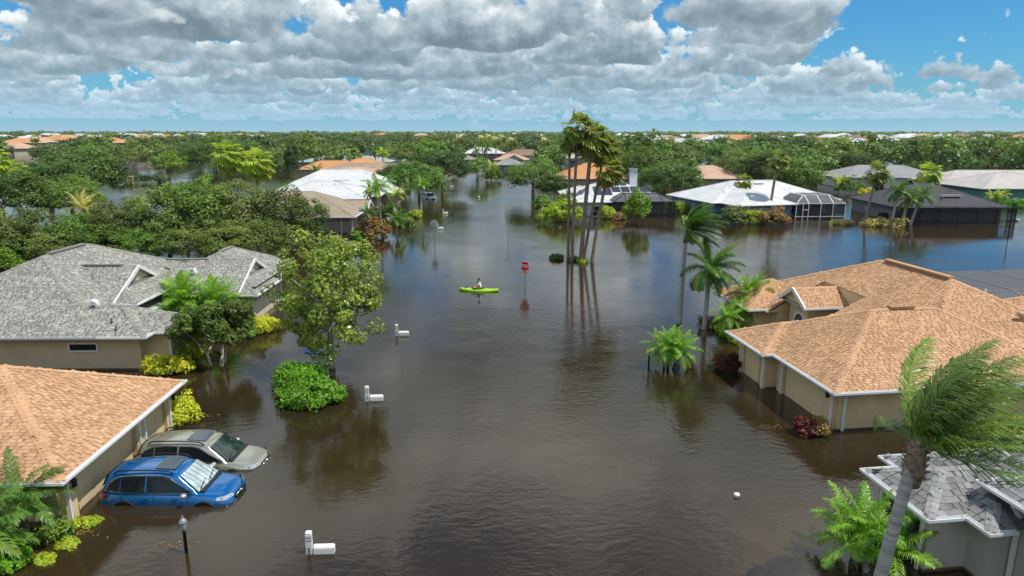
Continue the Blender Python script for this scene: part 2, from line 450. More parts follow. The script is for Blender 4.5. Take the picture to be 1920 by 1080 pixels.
    if shingles:
        tabs = []
        for i, b in enumerate(blocks):
            k = math.sqrt(1 + b['s'] ** 2); S = slopes(b)
            for sd_ in sides:
                if sd_ in b['gable']: continue
                e, u = FR[sd_]; up = (u + Vector((0, 0, b['s']))) / k; nm = e.cross(up)
                st = {'F': (b['x0'], b['y0']), 'B': (b['x1'], b['y1']), 'L': (b['x0'], b['y1']), 'R': (b['x1'], b['y0'])}[sd_]
                st = Vector((*st, b['ez'])); ln = (b['x1'] - b['x0']) if sd_ in 'FB' else (b['y1'] - b['y0'])
                hmax = (S[sd_][2].z - b['ez']) / b['s'] * k
                nc = int(hmax / expo)
                for cidx in range(nc):
                    d0 = cidx * expo - .02; t = -rng.random() * .3
                    while t < ln:
                        w_ = rng.choice(tabw); gap = rng.choice((.0, .0, .03, .05, .07, .09))
                        mid = st + e * (t + w_ / 2) + up * (d0 + expo / 2)
                        t0 = t; t += w_ + gap
                        if not inside(b, mid.x, mid.y): continue
                        if abs(zr(b, mid.x, mid.y) - mid.z) > .02: continue
                        if covered(blocks, i, mid.x, mid.y, mid.z): continue
                        wm = W @ mid
                        if wm.y < 6 or abs(wm.x) > .80 * wm.y + 4: continue
                        o3 = st + e * t0 + up * d0 + nm * .004
                        tabs.append(((wm - cam.location).length, o3, e, up, nm, w_))
        tabs.sort(key=lambda a: a[0])
        TH, LEN = .015, expo * 1.12
        unit = MB()
        v8 = [(0, 0, 0), (1, 0, 0), (1, LEN, 0), (0, LEN, 0), (0, 0, TH), (1, 0, TH), (1, LEN, .004), (0, LEN, .004)]
        F5 = ((4, 5, 6, 7), (0, 1, 5, 4), (1, 2, 6, 5), (3, 0, 4, 7))
        unit.v = v8; unit.f = list(F5); unit.mi = [0] * 4; unit.val = [None] * 4
        um = unit.mesh('shingle', shingles[1])
        for (_, o3, e, up, nm, w_) in tabs[:300]:
            o = bpy.data.objects.new('shingle', um); link(o, roof)
            M = Matrix((e, up, nm)).transposed().to_4x4(); M.translation = o3
            o.matrix_basis = M @ Matrix.Diagonal((w_, 1, 1, 1))
        fld = MB()
        for (_, o3, e, up, nm, w_) in tabs[300:]:
            bb = len(fld.v)
            for x, y, z in v8: fld.v.append(tuple(o3 + e * (x * w_) + up * y + nm * z))
            val = rng.random()
            for f in F5: fld.f.append(tuple(bb + j for j in f)); fld.mi.append(0); fld.val.append(val)
        if fld.f: stuff(fld.obj('shingle_field', shingles[0], roof))
    return root, roof

SIDE_N = {'F': Vector((0, -1, 0)), 'B': Vector((0, 1, 0)), 'L': Vector((-1, 0, 0)), 'R': Vector((1, 0, 0))}
def window(root, side, at, zc, w, h, depth_coord, arch=False, framem=None, glass=None, fw=.09, mull=True, label=None, name='window'):
    """side the wall faces, at = position along the wall, depth_coord = the wall plane's own coordinate"""
    n = SIDE_N[side]; framem = framem or white; glass = glass or glass_dark
    e = Vector((1, 0, 0)) if side in 'FB' else Vector((0, 1, 0))
    c = e * at + Vector((0, 0, zc)) + (Vector((0, depth_coord, 0)) if side in 'FB' else Vector((depth_coord, 0, 0)))
    fr = MB(); pn = MB(); o = n * .03
    def P(x, z, d=0.0): return c + e * x + Vector((0, 0, z)) + n * d
    x0, x1, z0, z1 = -w / 2, w / 2, -h / 2, h / 2
    if not arch:
        for p, q in (((x0, z0), (x1, z0)), ((x0, z1), (x1, z1)), ((x0, z0), (x0, z1)), ((x1, z0), (x1, z1))):
            fr.bar(P(*p) + o, P(*q) + o, fw)
        pts = [(x0, z0), (x1, z0), (x1, z1), (x0, z1)]
    else:
        r = w / 2; zs = z1 - r * .75; arc = [(r * math.cos(t), zs + r * .75 * math.sin(t)) for t in np.linspace(0, PI, 9)]
        pts = [(x0, z0), (x1, z0)] + arc
        seq = pts + [pts[0]]
        for p, q in zip(seq, seq[1:]):
            if p != q: fr.bar(P(*p) + o, P(*q) + o, fw)
    if mull:
        fr.bar(P(x0, 0) + o, P(x1, 0) + o, .05)
        if w > 1.3: fr.bar(P(0, z0) + o, P(0, z1 if not arch else z1 - .02) + o, .05)
    f = fr.obj(name, framem, root)
    flip = side in 'BL'
    pp = [P(*p) + n * .012 for p in pts]
    # wind the pane outwards
    nn = (pp[1] - pp[0]).cross(pp[2] - pp[1])
    if nn.dot(n) < 0: pp = pp[::-1]
    pn.poly(pp); pn.obj('pane', glass, f)
    if label: f['label'] = label
    return f
def panel_door(root, side, a0, a1, z0, z1, plane, mat, rows=4, cols=4, name='garage_door'):
    """sectional garage door, slightly recessed panels standing proud"""
    n = SIDE_N[side]; e = Vector((1, 0, 0)) if side in 'FB' else Vector((0, 1, 0)); mb = MB()
    base = Vector((0, plane, 0)) if side in 'FB' else Vector((plane, 0, 0))
    L_ = a1 - a0; H_ = z1 - z0
    for r in range(rows):
        zc = z0 + (r + .5) * H_ / rows
        c = base + e * ((a0 + a1) / 2) + n * .015 + Vector((0, 0, zc))
        sz = (L_, .03, H_ / rows - .012) if side in 'FB' else (.03, L_, H_ / rows - .012)
        mb.box(c, sz)
        for k in range(cols):
            c2 = base + e * (a0 + (k + .5) * L_ / cols) + n * .038 + Vector((0, 0, zc))
            s2 = (L_ / cols * .8, .012, H_ / rows * .62) if side in 'FB' else (.012, L_ / cols * .8, H_ / rows * .62)
            mb.box(c2, s2)
    return mb.obj(name, mat, root)
def downspout(root, x, y, ez, dx=0, dy=0, m=None, zb=-.4):
    mb = MB(); mb.bar((x + dx, y + dy, ez - .1), (x, y, ez - .45), .085); mb.bar((x, y, ez - .42), (x, y, zb), .10, .085)
    return mb.obj('downspout', m or white, root)
def roof_pipe(roof, blocks, x, y, h=.3, r=.05, m=None, name='vent_pipe'):
    z = max(zr(b, x, y) for b in blocks if inside(b, x, y)); mb = MB()
    mb.lathe((x, y, z - .05), [(r * 2.2, .03), (r * 2.2, .06), (r, .09), (r, h)], 10); return mb.obj(name, m or vent_m, roof, True)
def roof_turtle(roof, blocks, x, y, m=None):
    """goose-neck vent hood"""
    z = max(zr(b, x, y) for b in blocks if inside(b, x, y)); mb = MB()
    mb.tube([(x, y, z - .05), (x, y, z + .22), (x - .05, y, z + .33), (x - .18, y, z + .34), (x - .26, y, z + .28)], [.11, .11, .13, .13, .12], 10); return mb.obj('vent_hood', m or vent_m, roof, True)
def ridge_vent(roof, p, q, m, w=.32):
    mb = MB(); mb.bar(Vector(p) + Vector((0, 0, .05)), Vector(q) + Vector((0, 0, .05)), w, .10); return mb.obj('ridge_vent', m, roof)
def lantern(root, p, n):
    mb = MB(); p = Vector(p); n = Vector(n)
    mb.bar(p, p + n * .16, .05); c = p + n * .17
    mb.lathe((c.x, c.y, c.z - .24), [(.02, 0), (.07, .03), (.085, .22), (.11, .24), (.02, .36)], 8); return mb.obj('wall_lantern', black, root)


# ------------------------------------------------------------------ the four nearest houses
def near_houses():
    # tan shingled house at the lower left with two garage doors
    B = [block(-22, 0, 0, 8.45, 1.85, .52, ov=.58)]
    root, roof = house('house', 'tan shingled house with cream garage doors beside the two flooded cars', (-13.42, 18.5), 2.2, B, None, wall_tan, shingles=sh_orange, sides='FR', seed=3, wet_h=.2)
    panel_door(root, 'R', 1.55, 5.0, -.6, 1.55, -.60, door_tan, 4, 4)
    panel_door(root, 'R', 6.05, 7.55, -.6, 1.55, -.60, door_tan, 4, 2)
    for y in (.98, 5.42, 7.82): pil = MB(); pil.box((-.50, y, .4), (.18, .55, 2.75)); pil.obj('pilaster', wall_tan, root)
    downspout(root, -.36, .76, 1.85, .2); downspout(root, -.36, 5.25, 1.85, .2); downspout(root, -.36, 5.66, 1.85, .2); downspout(root, -.36, 7.72, 1.85, .2); downspout(root, -.95, .50, 1.85, 0, -.25)
    ridge_vent(roof, (-10.5, 4.22, 4.05), (-5.2, 4.22, 4.05), sh_orange[3])
    lantern(root, (-.42, .98, 1.35), (1, 0, 0)); lantern(root, (-.42, 7.95, 1.4), (1, 0, 0))

    # grey shingled house on the left
    B = [block(-14.6, -2.4, 0, 16.6, 1.95), block(-8, 0, .0, 4.4, 1.95), block(-3.5, 1.12, .85, 3.6, 1.95, ov=.35), block(-9.5, -2.45, 4.1, 10.3, 2.6), block(-9.5, -3.65, 4.1, 10.3, 2.64, gable='R', wall=False),
         block(-6.0, 2.55, 8.85, 15.5, 1.95), block(-6, 1.45, 8.85, 15.5, 1.99, gable='R', wall=False), block(-4.6, 2.2, 9.6, 18.5, 2.28, .5, wall=False, trim=False)]
    root, roof = house('house', 'grey shingled house with white gable trims and an arched entry', (-18.43, 32.78), 1.0, B, None, wall_buff, shingles=sh_grey, sides='FR', seed=5, wet_h=.1, capw=.13)
    panel_door(root, 'R', 9.75, 14.3, -.6, 1.5, 1.93, door_buff, 4, 5)
    tr = MB(); tr.box((1.99, 9.68, .4), (.1, .12, 2.5)); tr.box((1.99, 14.38, .4), (.1, .12, 2.5)); tr.box((1.98, 12.03, 1.57), (.1, 4.8, .12)); tr.obj('door_trim', white, root)
    for k in range(6): dk = MB(); dk.box((1.985, 10.2 + k * .75, 1.36), (.012, .45, .14)); dk.obj('door_light', glass_dark, root)
    for (y, w_) in ((14.75, .5), (9.5, .3)): pil = MB(); pil.box((2.02, y, .4), (.15, w_, 2.8)); pil.obj('pilaster', wall_buff, root)
    downspout(root, 1.5, 9.33, 1.95, 0, -.35); downspout(root, 2.16, 14.75, 1.95, .25); downspout(root, .70, 1.12, 1.95, 0, -.2)
    window(root, 'F', -3.45, 1.25, 1.45, .42, .60 - .004, mull=False)
    window(root, 'R', 2.3, .65, 1.25, 1.75, .78, arch=True, glass=glass_teal)
    window(root, 'R', 5.4, 1.1, 1.3, 1.9, -3.03, arch=True, glass=glass_teal)
    arch = MB()
    for t0, t1 in zip(np.linspace(0, PI, 13), np.linspace(0, PI, 13)[1:]):
        arch.bar((-2.98, 7.4 + 1.0 * math.cos(t0), 1.1 + .95 * math.sin(t0)), (-2.98, 7.4 + 1.0 * math.cos(t1), 1.1 + .95 * math.sin(t1)), .2)
    arch.bar((-2.98, 8.4, 1.1), (-2.98, 8.4, -.3), .2); arch.bar((-2.98, 6.4, 1.1), (-2.98, 6.4, -.3), .2); arch.obj('entry_arch', white, root)
    rec = MB(); rec.poly([(-2.99, 6.4, -.3), (-2.99, 8.4, -.3)] + [(-2.99, 7.4 + math.cos(t), 1.1 + .95 * math.sin(t)) for t in np.linspace(0, PI, 11)]); rec.obj('entry_shade', pmat('entry_recess_shade', (.13, .105, .07), .8), root)  # flat dark sheet inside the arch; its colour stands in for the recess's shade
    ridge_vent(roof, (-8.5, 6.6, 5.0), (-8.5, 10.1, 5.0), sh_grey[3]); ridge_vent(roof, (-7.9, 7.2, 4.17), (-4.6, 7.2, 4.17), sh_grey[2]); ridge_vent(roof, (-4.4, 12.17, 3.62), (-1.6, 12.17, 3.62), sh_grey[3]); ridge_vent(roof, (-1.2, 13.1, 3.98), (-1.2, 15.0, 3.98), sh_grey[3])
    roof_turtle(roof, B, -3.3, 2.0, white); roof_pipe(roof, B, -2.05, .95, .3, .035, dark_metal); roof_pipe(roof, B, -1.6, .45, .3, .035, dark_metal); roof_turtle(roof, B, -1.9, 10.6, white)

    # tan shingled house on the right
    B = [block(3.95, 16.0, 0.05, 17.4, 1.9, wall=False, clip=(('x', 7.2, 1),)), block(3.95, 16.0, 0.05, 17.4, 1.9, clip=(('y', 12.35, 1),)), block(3.95, 16.0, 0.05, 17.4, 1.9, wall=False, clip=(('y', 8.55, -1),)), block(.3, 12, 0, 8.6, 1.9), block(-.2, 6, 4.9, 8.65, 1.9, ov=.55), block(9, 30, 1.0, 9.8, 1.9), block(2.9, 8, 12.6, 17.5, 1.9), block(4.6, 10.5, 9.75, 12.5, 2.65, .6, gable='L', ov=.45)]
    root, roof = house('house', 'large tan shingled house with an arched entry gable on the right bank', (12.49, 25.34), 7.5, B, None, wall_tan, shingles=sh_orange, sides='FL', seed=8, wet_h=.06)
    cw = MB(); cw.poly([(7.25, 12.4, -1), (7.25, 8.5, -1), (7.25, 8.5, 3.5), (7.25, 12.4, 3.5)]); cw.poly([(3.95, 12.36, 1.8), (7.25, 12.36, 1.8), (7.25, 12.36, 3.5)]); cw.obj('court_wall', wall_tan, root)
    panel_door(root, 'L', 1.55, 4.6, -.6, 1.5, .90, door_tan, 4, 4)
    panel_door(root, 'L', 6.1, 7.55, -.6, 1.5, .35, door_tan, 4, 2)
    for (x, y, w_) in ((.86, 1.05, .7), (.86, 4.95, .6), (.32, 5.65, .4), (.32, 7.85, .4)): pil = MB(); pil.box((x, y, .4), (.15, w_, 2.9)); pil.obj('pilaster', wall_tan, root)
    downspout(root, .72, .78, 1.9, -.3); downspout(root, 1.15, .55, 1.9, 0, -.35); downspout(root, .72, 4.72, 1.9, -.25); downspout(root, .20, 5.50, 1.9, -.2); downspout(root, .2, 7.9, 1.9, -.2)
    lantern(root, (.78, .95, 1.55), (-1, 0, 0))
    window(root, 'F', 11.0, .85, 1.9, 1.75, 1.60, glass=glass_teal)
    window(root, 'L', 15.2, .7, 1.1, 1.9, 3.48, arch=True)
    eb = MB(); eb.box((4.2, .58, .55), (.36, .1, 1.1)); eb.box((4.62, .59, .75), (.18, .08, .4)); eb.obj('utility_box', wall_tan, root)
    arch = MB()
    for t0, t1 in zip(np.linspace(0, PI, 13), np.linspace(0, PI, 13)[1:]):
        arch.bar((5.03, 10.85 + .55 * math.cos(t0), 1.55 + .6 * math.sin(t0)), (5.03, 10.85 + .55 * math.cos(t1), 1.55 + .6 * math.sin(t1)), .13)
    arch.bar((5.03, 11.4, 1.5), (5.03, 11.4, -.3), .22); arch.bar((5.03, 10.3, 1.5), (5.03, 10.3, -.3), .12); arch.obj('entry_arch', white, root)
    rec = MB(); rec.poly([(5.04, 11.4, -.3), (5.04, 10.3, -.3)] + [(5.04, 10.85 - .55 * math.cos(t), 1.55 + .6 * math.sin(t)) for t in np.linspace(0, PI, 11)]); rec.obj('entry_shade', MATS['entry_recess_shade'], root)  # same dark sheet again, painting the shade of this arched opening
    ridge_vent(roof, (9.97, 6.2, 4.95), (9.97, 11.0, 4.95), sh_orange[3]); ridge_vent(roof, (5.4, 4.3, 4.08), (6.6, 4.3, 4.08), sh_orange[2]); ridge_vent(roof, (13.4, 5.4, 4.15), (20, 5.4, 4.15), sh_orange[3])
    roof_turtle(roof, B, 11.4, 3.3, vent_tan); roof_turtle(roof, B, 13.1, 4.2, vent_tan); roof_pipe(roof, B, 11.4, 5.6, .35, .05, vent_tan)

    # slate grey house in the lower right corner
    B = [block(-.2, 5, -2.7, 0, 1.9, .5, ov=.3), block(.9, 12, -3.5, .7, 1.9, .5, ov=.42), block(1.62, 12, -8.5, -2.3, 2.62, .5, ov=.45)]
    root, roof = house('house', 'slate grey shingled house corner at the lower right behind the leaning palm', (11.03, 19.15), 7.5, B, None, wall_grey, shingles=sh_slate, sides='FLB', seed=11, wet_h=.1, expo=.20, tabw=(.16, .21, .26, .31), capw=.16)
    window(root, 'L', -1.35, .55, 1.7, 1.9, .1, glass=glass_dark)
    downspout(root, 1.98, -3.2, 2.5, -.25); 
near_houses()


# ------------------------------------------------------------------ plants
def np_mesh(name, V, F, mats, val=None, mi=None, smooth=False):
    me = bpy.data.meshes.new(name); nv, nf = len(V), len(F); k = F.shape[1]
    me.vertices.add(nv); me.vertices.foreach_set('co', np.asarray(V, np.float32).ravel())
    me.loops.add(nf * k); me.loops.foreach_set('vertex_index', np.asarray(F, np.int32).ravel())
    me.polygons.add(nf); me.polygons.foreach_set('loop_start', np.arange(0, nf * k, k, dtype=np.int32))
    for m in (mats if isinstance(mats, (list, tuple)) else [mats]): me.materials.append(m)
    if mi is not None: me.polygons.foreach_set('material_index', np.asarray(mi, np.int32))
    if val is not None:
        at = me.attributes.new('v', 'FLOAT', 'FACE'); at.data.foreach_set('value', np.asarray(val, np.float32))
    me.update(calc_edges=True)
    return me
def unit(a): return a / np.maximum(np.linalg.norm(a, axis=-1, keepdims=True), 1e-9)

def leaf_quads(P, N, size, aspect, rng, wind=None):
    """one folded lozenge per leaf"""
    n = len(P); t = rng.normal(size=(n, 3)); 
    if wind is not None: t = t + np.array(wind)
    t = unit(t - N * (t * N).sum(1, keepdims=True)); b = np.cross(N, t)
    L = (size * rng.uniform(.7, 1.3, (n, 1))); Wd = L * aspect
    fold = -N * L * .12
    V = np.stack([P - t * L * .5, P + b * Wd * .5 + fold, P + t * L * .5, P - b * Wd * .5 + fold], 1).reshape(-1, 3)
    return V, np.arange(n * 4).reshape(-1, 4)

def crown(rng, c, rad, nclump, per, rc, size, aspect=.55, low=-.45, tight=(.55, 1.0), wind=None, flat=.8, core=0):
    """leaf clumps spread through an uneven crown; returns leaf arrays and the clump centres"""
    d = rng.normal(size=(nclump * 3, 3)); d = unit(d); d = d[d[:, 2] > low][:nclump]
    lump = 1 + .22 * np.sin(d[:, 0] * 3.1 + rng.uniform(0, 6)) * np.cos(d[:, 1] * 2.7 + rng.uniform(0, 6)) + rng.normal(0, .07, len(d))
    f = rng.uniform(*tight, len(d)) ** .7 * lump
    C = np.array(c) + d * np.array(rad) * f[:, None]
    rcs = rc * rng.uniform(.65, 1.3, len(C))
    idx = np.repeat(np.arange(len(C)), per)
    dd = unit(rng.normal(size=(len(idx), 3))); rr = rng.uniform(.35, 1.0, len(idx)) ** .5
    off = dd * (rr * rcs[idx])[:, None]; off[:, 2] *= flat
    P = C[idx] + off
    N = unit(dd * .75 + d[idx] * .35 + np.array([0, 0, .55]) + rng.normal(size=(len(idx), 3)) * .42)
    cv = rng.uniform(0, 1, len(C))
    val = np.clip(cv[idx] * .6 + rng.uniform(-.1, .5, len(idx)), 0, 1)
    V, F = leaf_quads(P, N, size, aspect, rng, wind)
    return V, F, val, C

def trunk_mb(rng, h, r, targets, base=(0, 0, -.6), n=7, lean=(0, 0), multi=1, limb_r=.35):
    mb = MB()
    for m in range(multi):
        a = rng.uniform(0, 6.28); sp = 0 if multi == 1 else r * 2.2
        b = Vector(base) + Vector((math.cos(a) * sp, math.sin(a) * sp, 0))
        top = Vector((base[0] + lean[0] + math.cos(a) * sp * 3, base[1] + lean[1] + math.sin(a) * sp * 3, h))
        mid = b.lerp(top, .5) + Vector((rng.normal() * r * .6, rng.normal() * r * .6, 0))
        mb.tube([b, b.lerp(mid, .5), mid, top], [r * 1.25, r * 1.02, r * .85, r * .62], n)
        for k, t in enumerate(targets):
            if k % multi != m: continue
            t = Vector(t); s_ = mid.lerp(top, rng.uniform(.35, 1.0)); q = s_.lerp(t, .5) + Vector((0, 0, rng.uniform(-.1, .25) * (t - s_).length * .4))
            mb.tube([s_, q, t], [r * limb_r * 1.15, r * limb_r * .8, r * limb_r * .25], 5, cap=False)
    return mb

bark = pmat('bark_grey', (.21, .17, .13), .9, .35, 5, .02, 14, stretch=(1, 1, .3))
bark_pale = pmat('bark_pale', (.42, .38, .31), .85, .3, 6, .01, 18, stretch=(1, 1, .4))
bark_dark = pmat('bark_dark', (.09, .07, .05), .9, .3, 5, .02, 14)
palm_bark = pmat('palm_bark', (.27, .205, .15), .9, .30, 2.5, .02, 9, stretch=(.4, .4, 2.5))
royal_bark = pmat('royal_bark', (.43, .405, .37), .85, .40, 2.0, .012, 9, stretch=(.35, .35, 4.5))
royal_shaft = pmat('crown_shaft', (.14, .24, .05), .45, .12, 3)
boot_bark = pmat('palm_boots', (.30, .22, .15), .95, .5, 9, .05, 18)
L_oak = leaf_mat('leaf_oak', (.045, .092, .015), (.115, .185, .034), rnd=.38)
L_olive = leaf_mat('leaf_olive', (.060, .090, .019), (.165, .200, .050), rnd=.38)
L_dark = leaf_mat('leaf_dark', (.028, .062, .012), (.080, .135, .026), rnd=.38)
L_mid = leaf_mat('leaf_mid', (.050, .105, .013), (.135, .205, .030), rnd=.38)
L_bright = leaf_mat('leaf_bright', (.075, .150, .010), (.17, .27, .022))
L_hero = leaf_mat('leaf_sheen', (.075, .125, .016), (.225, .255, .048), rough=.30)
L_hedge = leaf_mat('leaf_hedge', (.050, .150, .007), (.115, .27, .014), rnd=.05)
L_yellow = leaf_mat('leaf_yellow', (.24, .26, .015), (.50, .46, .030), rnd=.08)
L_lime = leaf_mat('leaf_lime', (.13, .20, .012), (.34, .38, .03), rnd=.1)
L_red = leaf_mat('leaf_red', (.030, .008, .008), (.13, .022, .014), rnd=.1)
L_rust = leaf_mat('leaf_rust', (.13, .095, .025), (.26, .15, .045), rnd=.1)
L_palm = leaf_mat('leaf_palm', (.036, .085, .013), (.115, .195, .030), rough=.32)
L_palmb = leaf_mat('leaf_palm_bright', (.075, .165, .016), (.18, .32, .03), rough=.34)
L_queen = leaf_mat('leaf_queen', (.050, .105, .018), (.175, .25, .055), rough=.30)
L_fan = leaf_mat('leaf_fan', (.095, .130, .020), (.23, .25, .05), rough=.38)
L_dead = leaf_mat('leaf_dead', (.19, .115, .040), (.36, .23, .09), rough=.8, trans=.2)
L_royal = leaf_mat('leaf_royal', (.035, .095, .016), (.11, .185, .03), rough=.36)
L_straw = leaf_mat('leaf_straw', (.22, .21, .06), (.42, .36, .13))
L_far = leaf_mat('leaf_far', (.038, .080, .018), (.125, .185, .040), trans=.25, rnd=.3)

TREES = {}
def make_tree(key, seed, rad, ch, th, r, nclump, per, rc, size, mat, barkm=None, low=-.45, multi=1, nlimb=7, lean=(.0, 0), tight=(.55, 1.0), split=True, aspect=.55, limb_r=.35):
    """template: trunk mesh and crown mesh about the tree's foot"""
    rng = np.random.default_rng(seed)
    V, F, val, C = crown(rng, (lean[0], lean[1], ch), rad, nclump, per, rc, size, aspect, low, tight, wind=(.5, 0, -.35))
    cm = np_mesh('crown', V, F, mat, val)
    sel = C[rng.choice(len(C), min(nlimb, len(C)), replace=False)]
    tm = trunk_mb(rng, th, r, [tuple(p) for p in sel], lean=lean, multi=multi, limb_r=limb_r)
    TREES[key] = (tm.mesh('trunk', barkm or bark, True), cm)
def plant(name, key, label, cat, x, y, s=1.0, rz=0.0, group=None, z=0.0, sz=None):
    root = empty(name, (x, y, z), rz); root.scale = (s, s, sz or s)
    tag(root, label, cat, group)
    for nm, me in zip(('trunk', 'crown'), TREES[key]):
        link(bpy.data.objects.new(nm, me), root)
    return root

def shrub(name, label, x, y, rad, mat, seed=1, n=60, per=40, size=.12, rc=.3, cat='shrub', group=None, stems=True, z=0.0, aspect=.6, rz=0.0, low=-.05):
    rng = np.random.default_rng(seed)
    V, F, val, C = crown(rng, (0, 0, rad[2] * .25), rad, n, per, rc, size, aspect, low, (.55, 1.0))
    root = empty(name, (x, y, z), rz); tag(root, label, cat, group)
    link(bpy.data.objects.new('foliage', np_mesh('foliage', V, F, mat, val)), root)
    if stems:
        tm = trunk_mb(rng, rad[2] * .2, .05, [tuple(p) for p in C[:6]], multi=2); tm.obj('stem', bark_dark, root, True)
    return root

# ---- palms
WIND = np.array([1.0, -.08, 0.0])
def frond_path(az, el, L, droop, wind, n=9, rng=None):
    d = np.array([math.cos(az) * math.cos(el), math.sin(az) * math.cos(el), math.sin(el)]); p = np.zeros(3); P = [p.copy()]; D = [d.copy()]
    for i in range(n):
        t = (i + 1) / n
        d = d + np.array([0, 0, -1.0]) * droop * t / n * 2.2 + WIND * wind * t / n * 2.0
        d = d / np.linalg.norm(d); p = p + d * L / n; P.append(p.copy()); D.append(d.copy())
    return np.array(P), np.array(D)
def feather(rng, az, el, L, droop, wind, nl, ll, lw, hang=.35, sweep=.5, plume=.25):
    """pinnate frond: rachis plus two ranks of leaflets"""
    P, D = frond_path(az, el, L, droop, wind)
    ts = np.linspace(.10, 1.0, nl); V = []; F = []; val = []
    def at(t):
        x = t * (len(P) - 1); i = min(int(x), len(P) - 2); f = x - i; return P[i] * (1 - f) + P[i + 1] * f, unit(D[i] * (1 - f) + D[i + 1] * f)
    v0 = rng.uniform(0, .5)
    for t in ts:
        p, d = at(t); up = np.array([0, 0, 1.0]); s = np.cross(d, up); s = s / max(np.linalg.norm(s), 1e-6); u = np.cross(s, d)
        for sg in (-1, 1):
            l = ll * math.sin(PI * (.12 + .80 * t)) * rng.uniform(.85, 1.1)
            dir_ = s * sg * .75 + d * (.45 + .25 * t) + u * rng.uniform(-plume, plume * 1.6) + WIND * wind * sweep
            dir_ = unit(dir_); d2 = unit(dir_ + np.array([0, 0, -hang * 2.0]) + WIND * wind * sweep)
            w = unit(np.cross(dir_, u) + rng.normal(size=3) * .15) * lw
            m = p + dir_ * l * .5; e = m + d2 * l * .5
            b = len(V); V += [p - w * .35, p + w * .35, m + w * .5, m - w * .5, e + w * .06, e - w * .06]
            F += [(b, b + 1, b + 2, b + 3), (b + 3, b + 2, b + 4, b + 5)]; vv = min(1, max(0, v0 + rng.uniform(0, .5))); val += [vv, vv]
    # rachis
    rw = lw * .7
    for i in range(len(P) - 1):
        d = D[i]; s = np.cross(d, [0, 0, 1.0]); s = s / max(np.linalg.norm(s), 1e-6); k0 = rw * (1.3 - i / len(P)); k1 = rw * (1.3 - (i + 1) / len(P)); b = len(V)
        V += [P[i] - s * k0, P[i] + s * k0, P[i + 1] + s * k1, P[i + 1] - s * k1]; F.append((b, b + 1, b + 2, b + 3)); val.append(1.0)
    return np.array(V), np.array(F), val
def fan(rng, az, el, L, droop, wind, nseg=13, fl=.9):
    """palmate frond: stalk and a folded fan whose tips hang and blow"""
    P, D = frond_path(az, el, L, droop, wind, 5); V = []; F = []; val = []; v0 = rng.uniform(0, .6)
    for i in range(5):
        s = np.cross(D[i], [0, 0, 1.0]); s = s / max(np.linalg.norm(s), 1e-6) * .022; b = len(V)
        V += [P[i] - s, P[i] + s, P[i + 1] + s, P[i + 1] - s]; F.append((b, b + 1, b + 2, b + 3)); val.append(.9)
    p, d = P[-1], D[-1]; s = np.cross(d, [0, 0, 1.0]); s = s / max(np.linalg.norm(s), 1e-6); u = np.cross(s, d)
    for k in range(nseg):
        a = (k / (nseg - 1) - .5) * 3.6; r = unit(d * math.cos(a) + s * math.sin(a) + u * (.25 * abs(math.sin(a * 1.0)) + rng.uniform(-.1, .1)) + WIND * wind * .35)
        l = fl * (1 - .18 * abs(a) / 1.8) * rng.uniform(.9, 1.1); w = unit(np.cross(r, u)) * fl * .115
        m = p + r * l * .6; e = m + unit(r + np.array([0, 0, -.9]) * rng.uniform(.5, 1.2) + WIND * wind * .5) * l * .45
        b = len(V); V += [p, m + w, m - w, e]; F += [(b, b + 1, b + 3, b + 2)]; val.append(min(1, max(0, v0 + rng.uniform(0, .4))))
    return np.array(V), np.array(F), val
def palm_template(kind, seed, n=16, L=2.2, wind=.5, mat=None, nl=26, ll=.55, lw=.05, els=(-.5, 1.3), dead=0, fl=.8, droop=.55, hang=.35, sweep=.5, azr=None, deadmat=None):
    """list of (name, mesh) for the head of a palm: every frond is a mesh of its own"""
    rng = np.random.default_rng(seed); out = []
    for i in range(n):
        az = i * 2.39996 + rng.uniform(-.25, .25); f = (i + .5) / n; el = els[1] + (els[0] - els[1]) * f
        if azr: az = azr[0] + (azr[1] - azr[0]) * ((i * .618) % 1.0)
        if kind == 'feather': V, F, val = feather(rng, az, el, L * rng.uniform(.88, 1.1), droop * (.6 + .8 * f), wind * rng.uniform(.75, 1.2), nl, ll, lw, hang, sweep)
        else: V, F, val = fan(rng, az, el, L * rng.uniform(.85, 1.1), droop * (.5 + .9 * f), wind * rng.uniform(.7, 1.2), 13, fl)
        out.append(('frond', np_mesh('frond', V, F, mat, val)))
    for i in range(dead):
        az = (i * 2.39996 + 1.1 + rng.uniform(-.3, .3)) if kind == 'feather' or i % 3 else rng.uniform(-1.0, 1.0); el = rng.uniform(-1.25, -.15)
        if kind == 'feather': V, F, val = feather(rng, az, el, L * .8, .9, wind * .5, nl // 2, ll * .8, lw, .5, .2)
        else: V, F, val = fan(rng, az, el, L * .7, 1.2, wind * .35, 9, fl * .85)
        out.append(('dead_frond', np_mesh('dead_frond', V, F, deadmat or L_dead, val)))
    return out
HEADS = {}
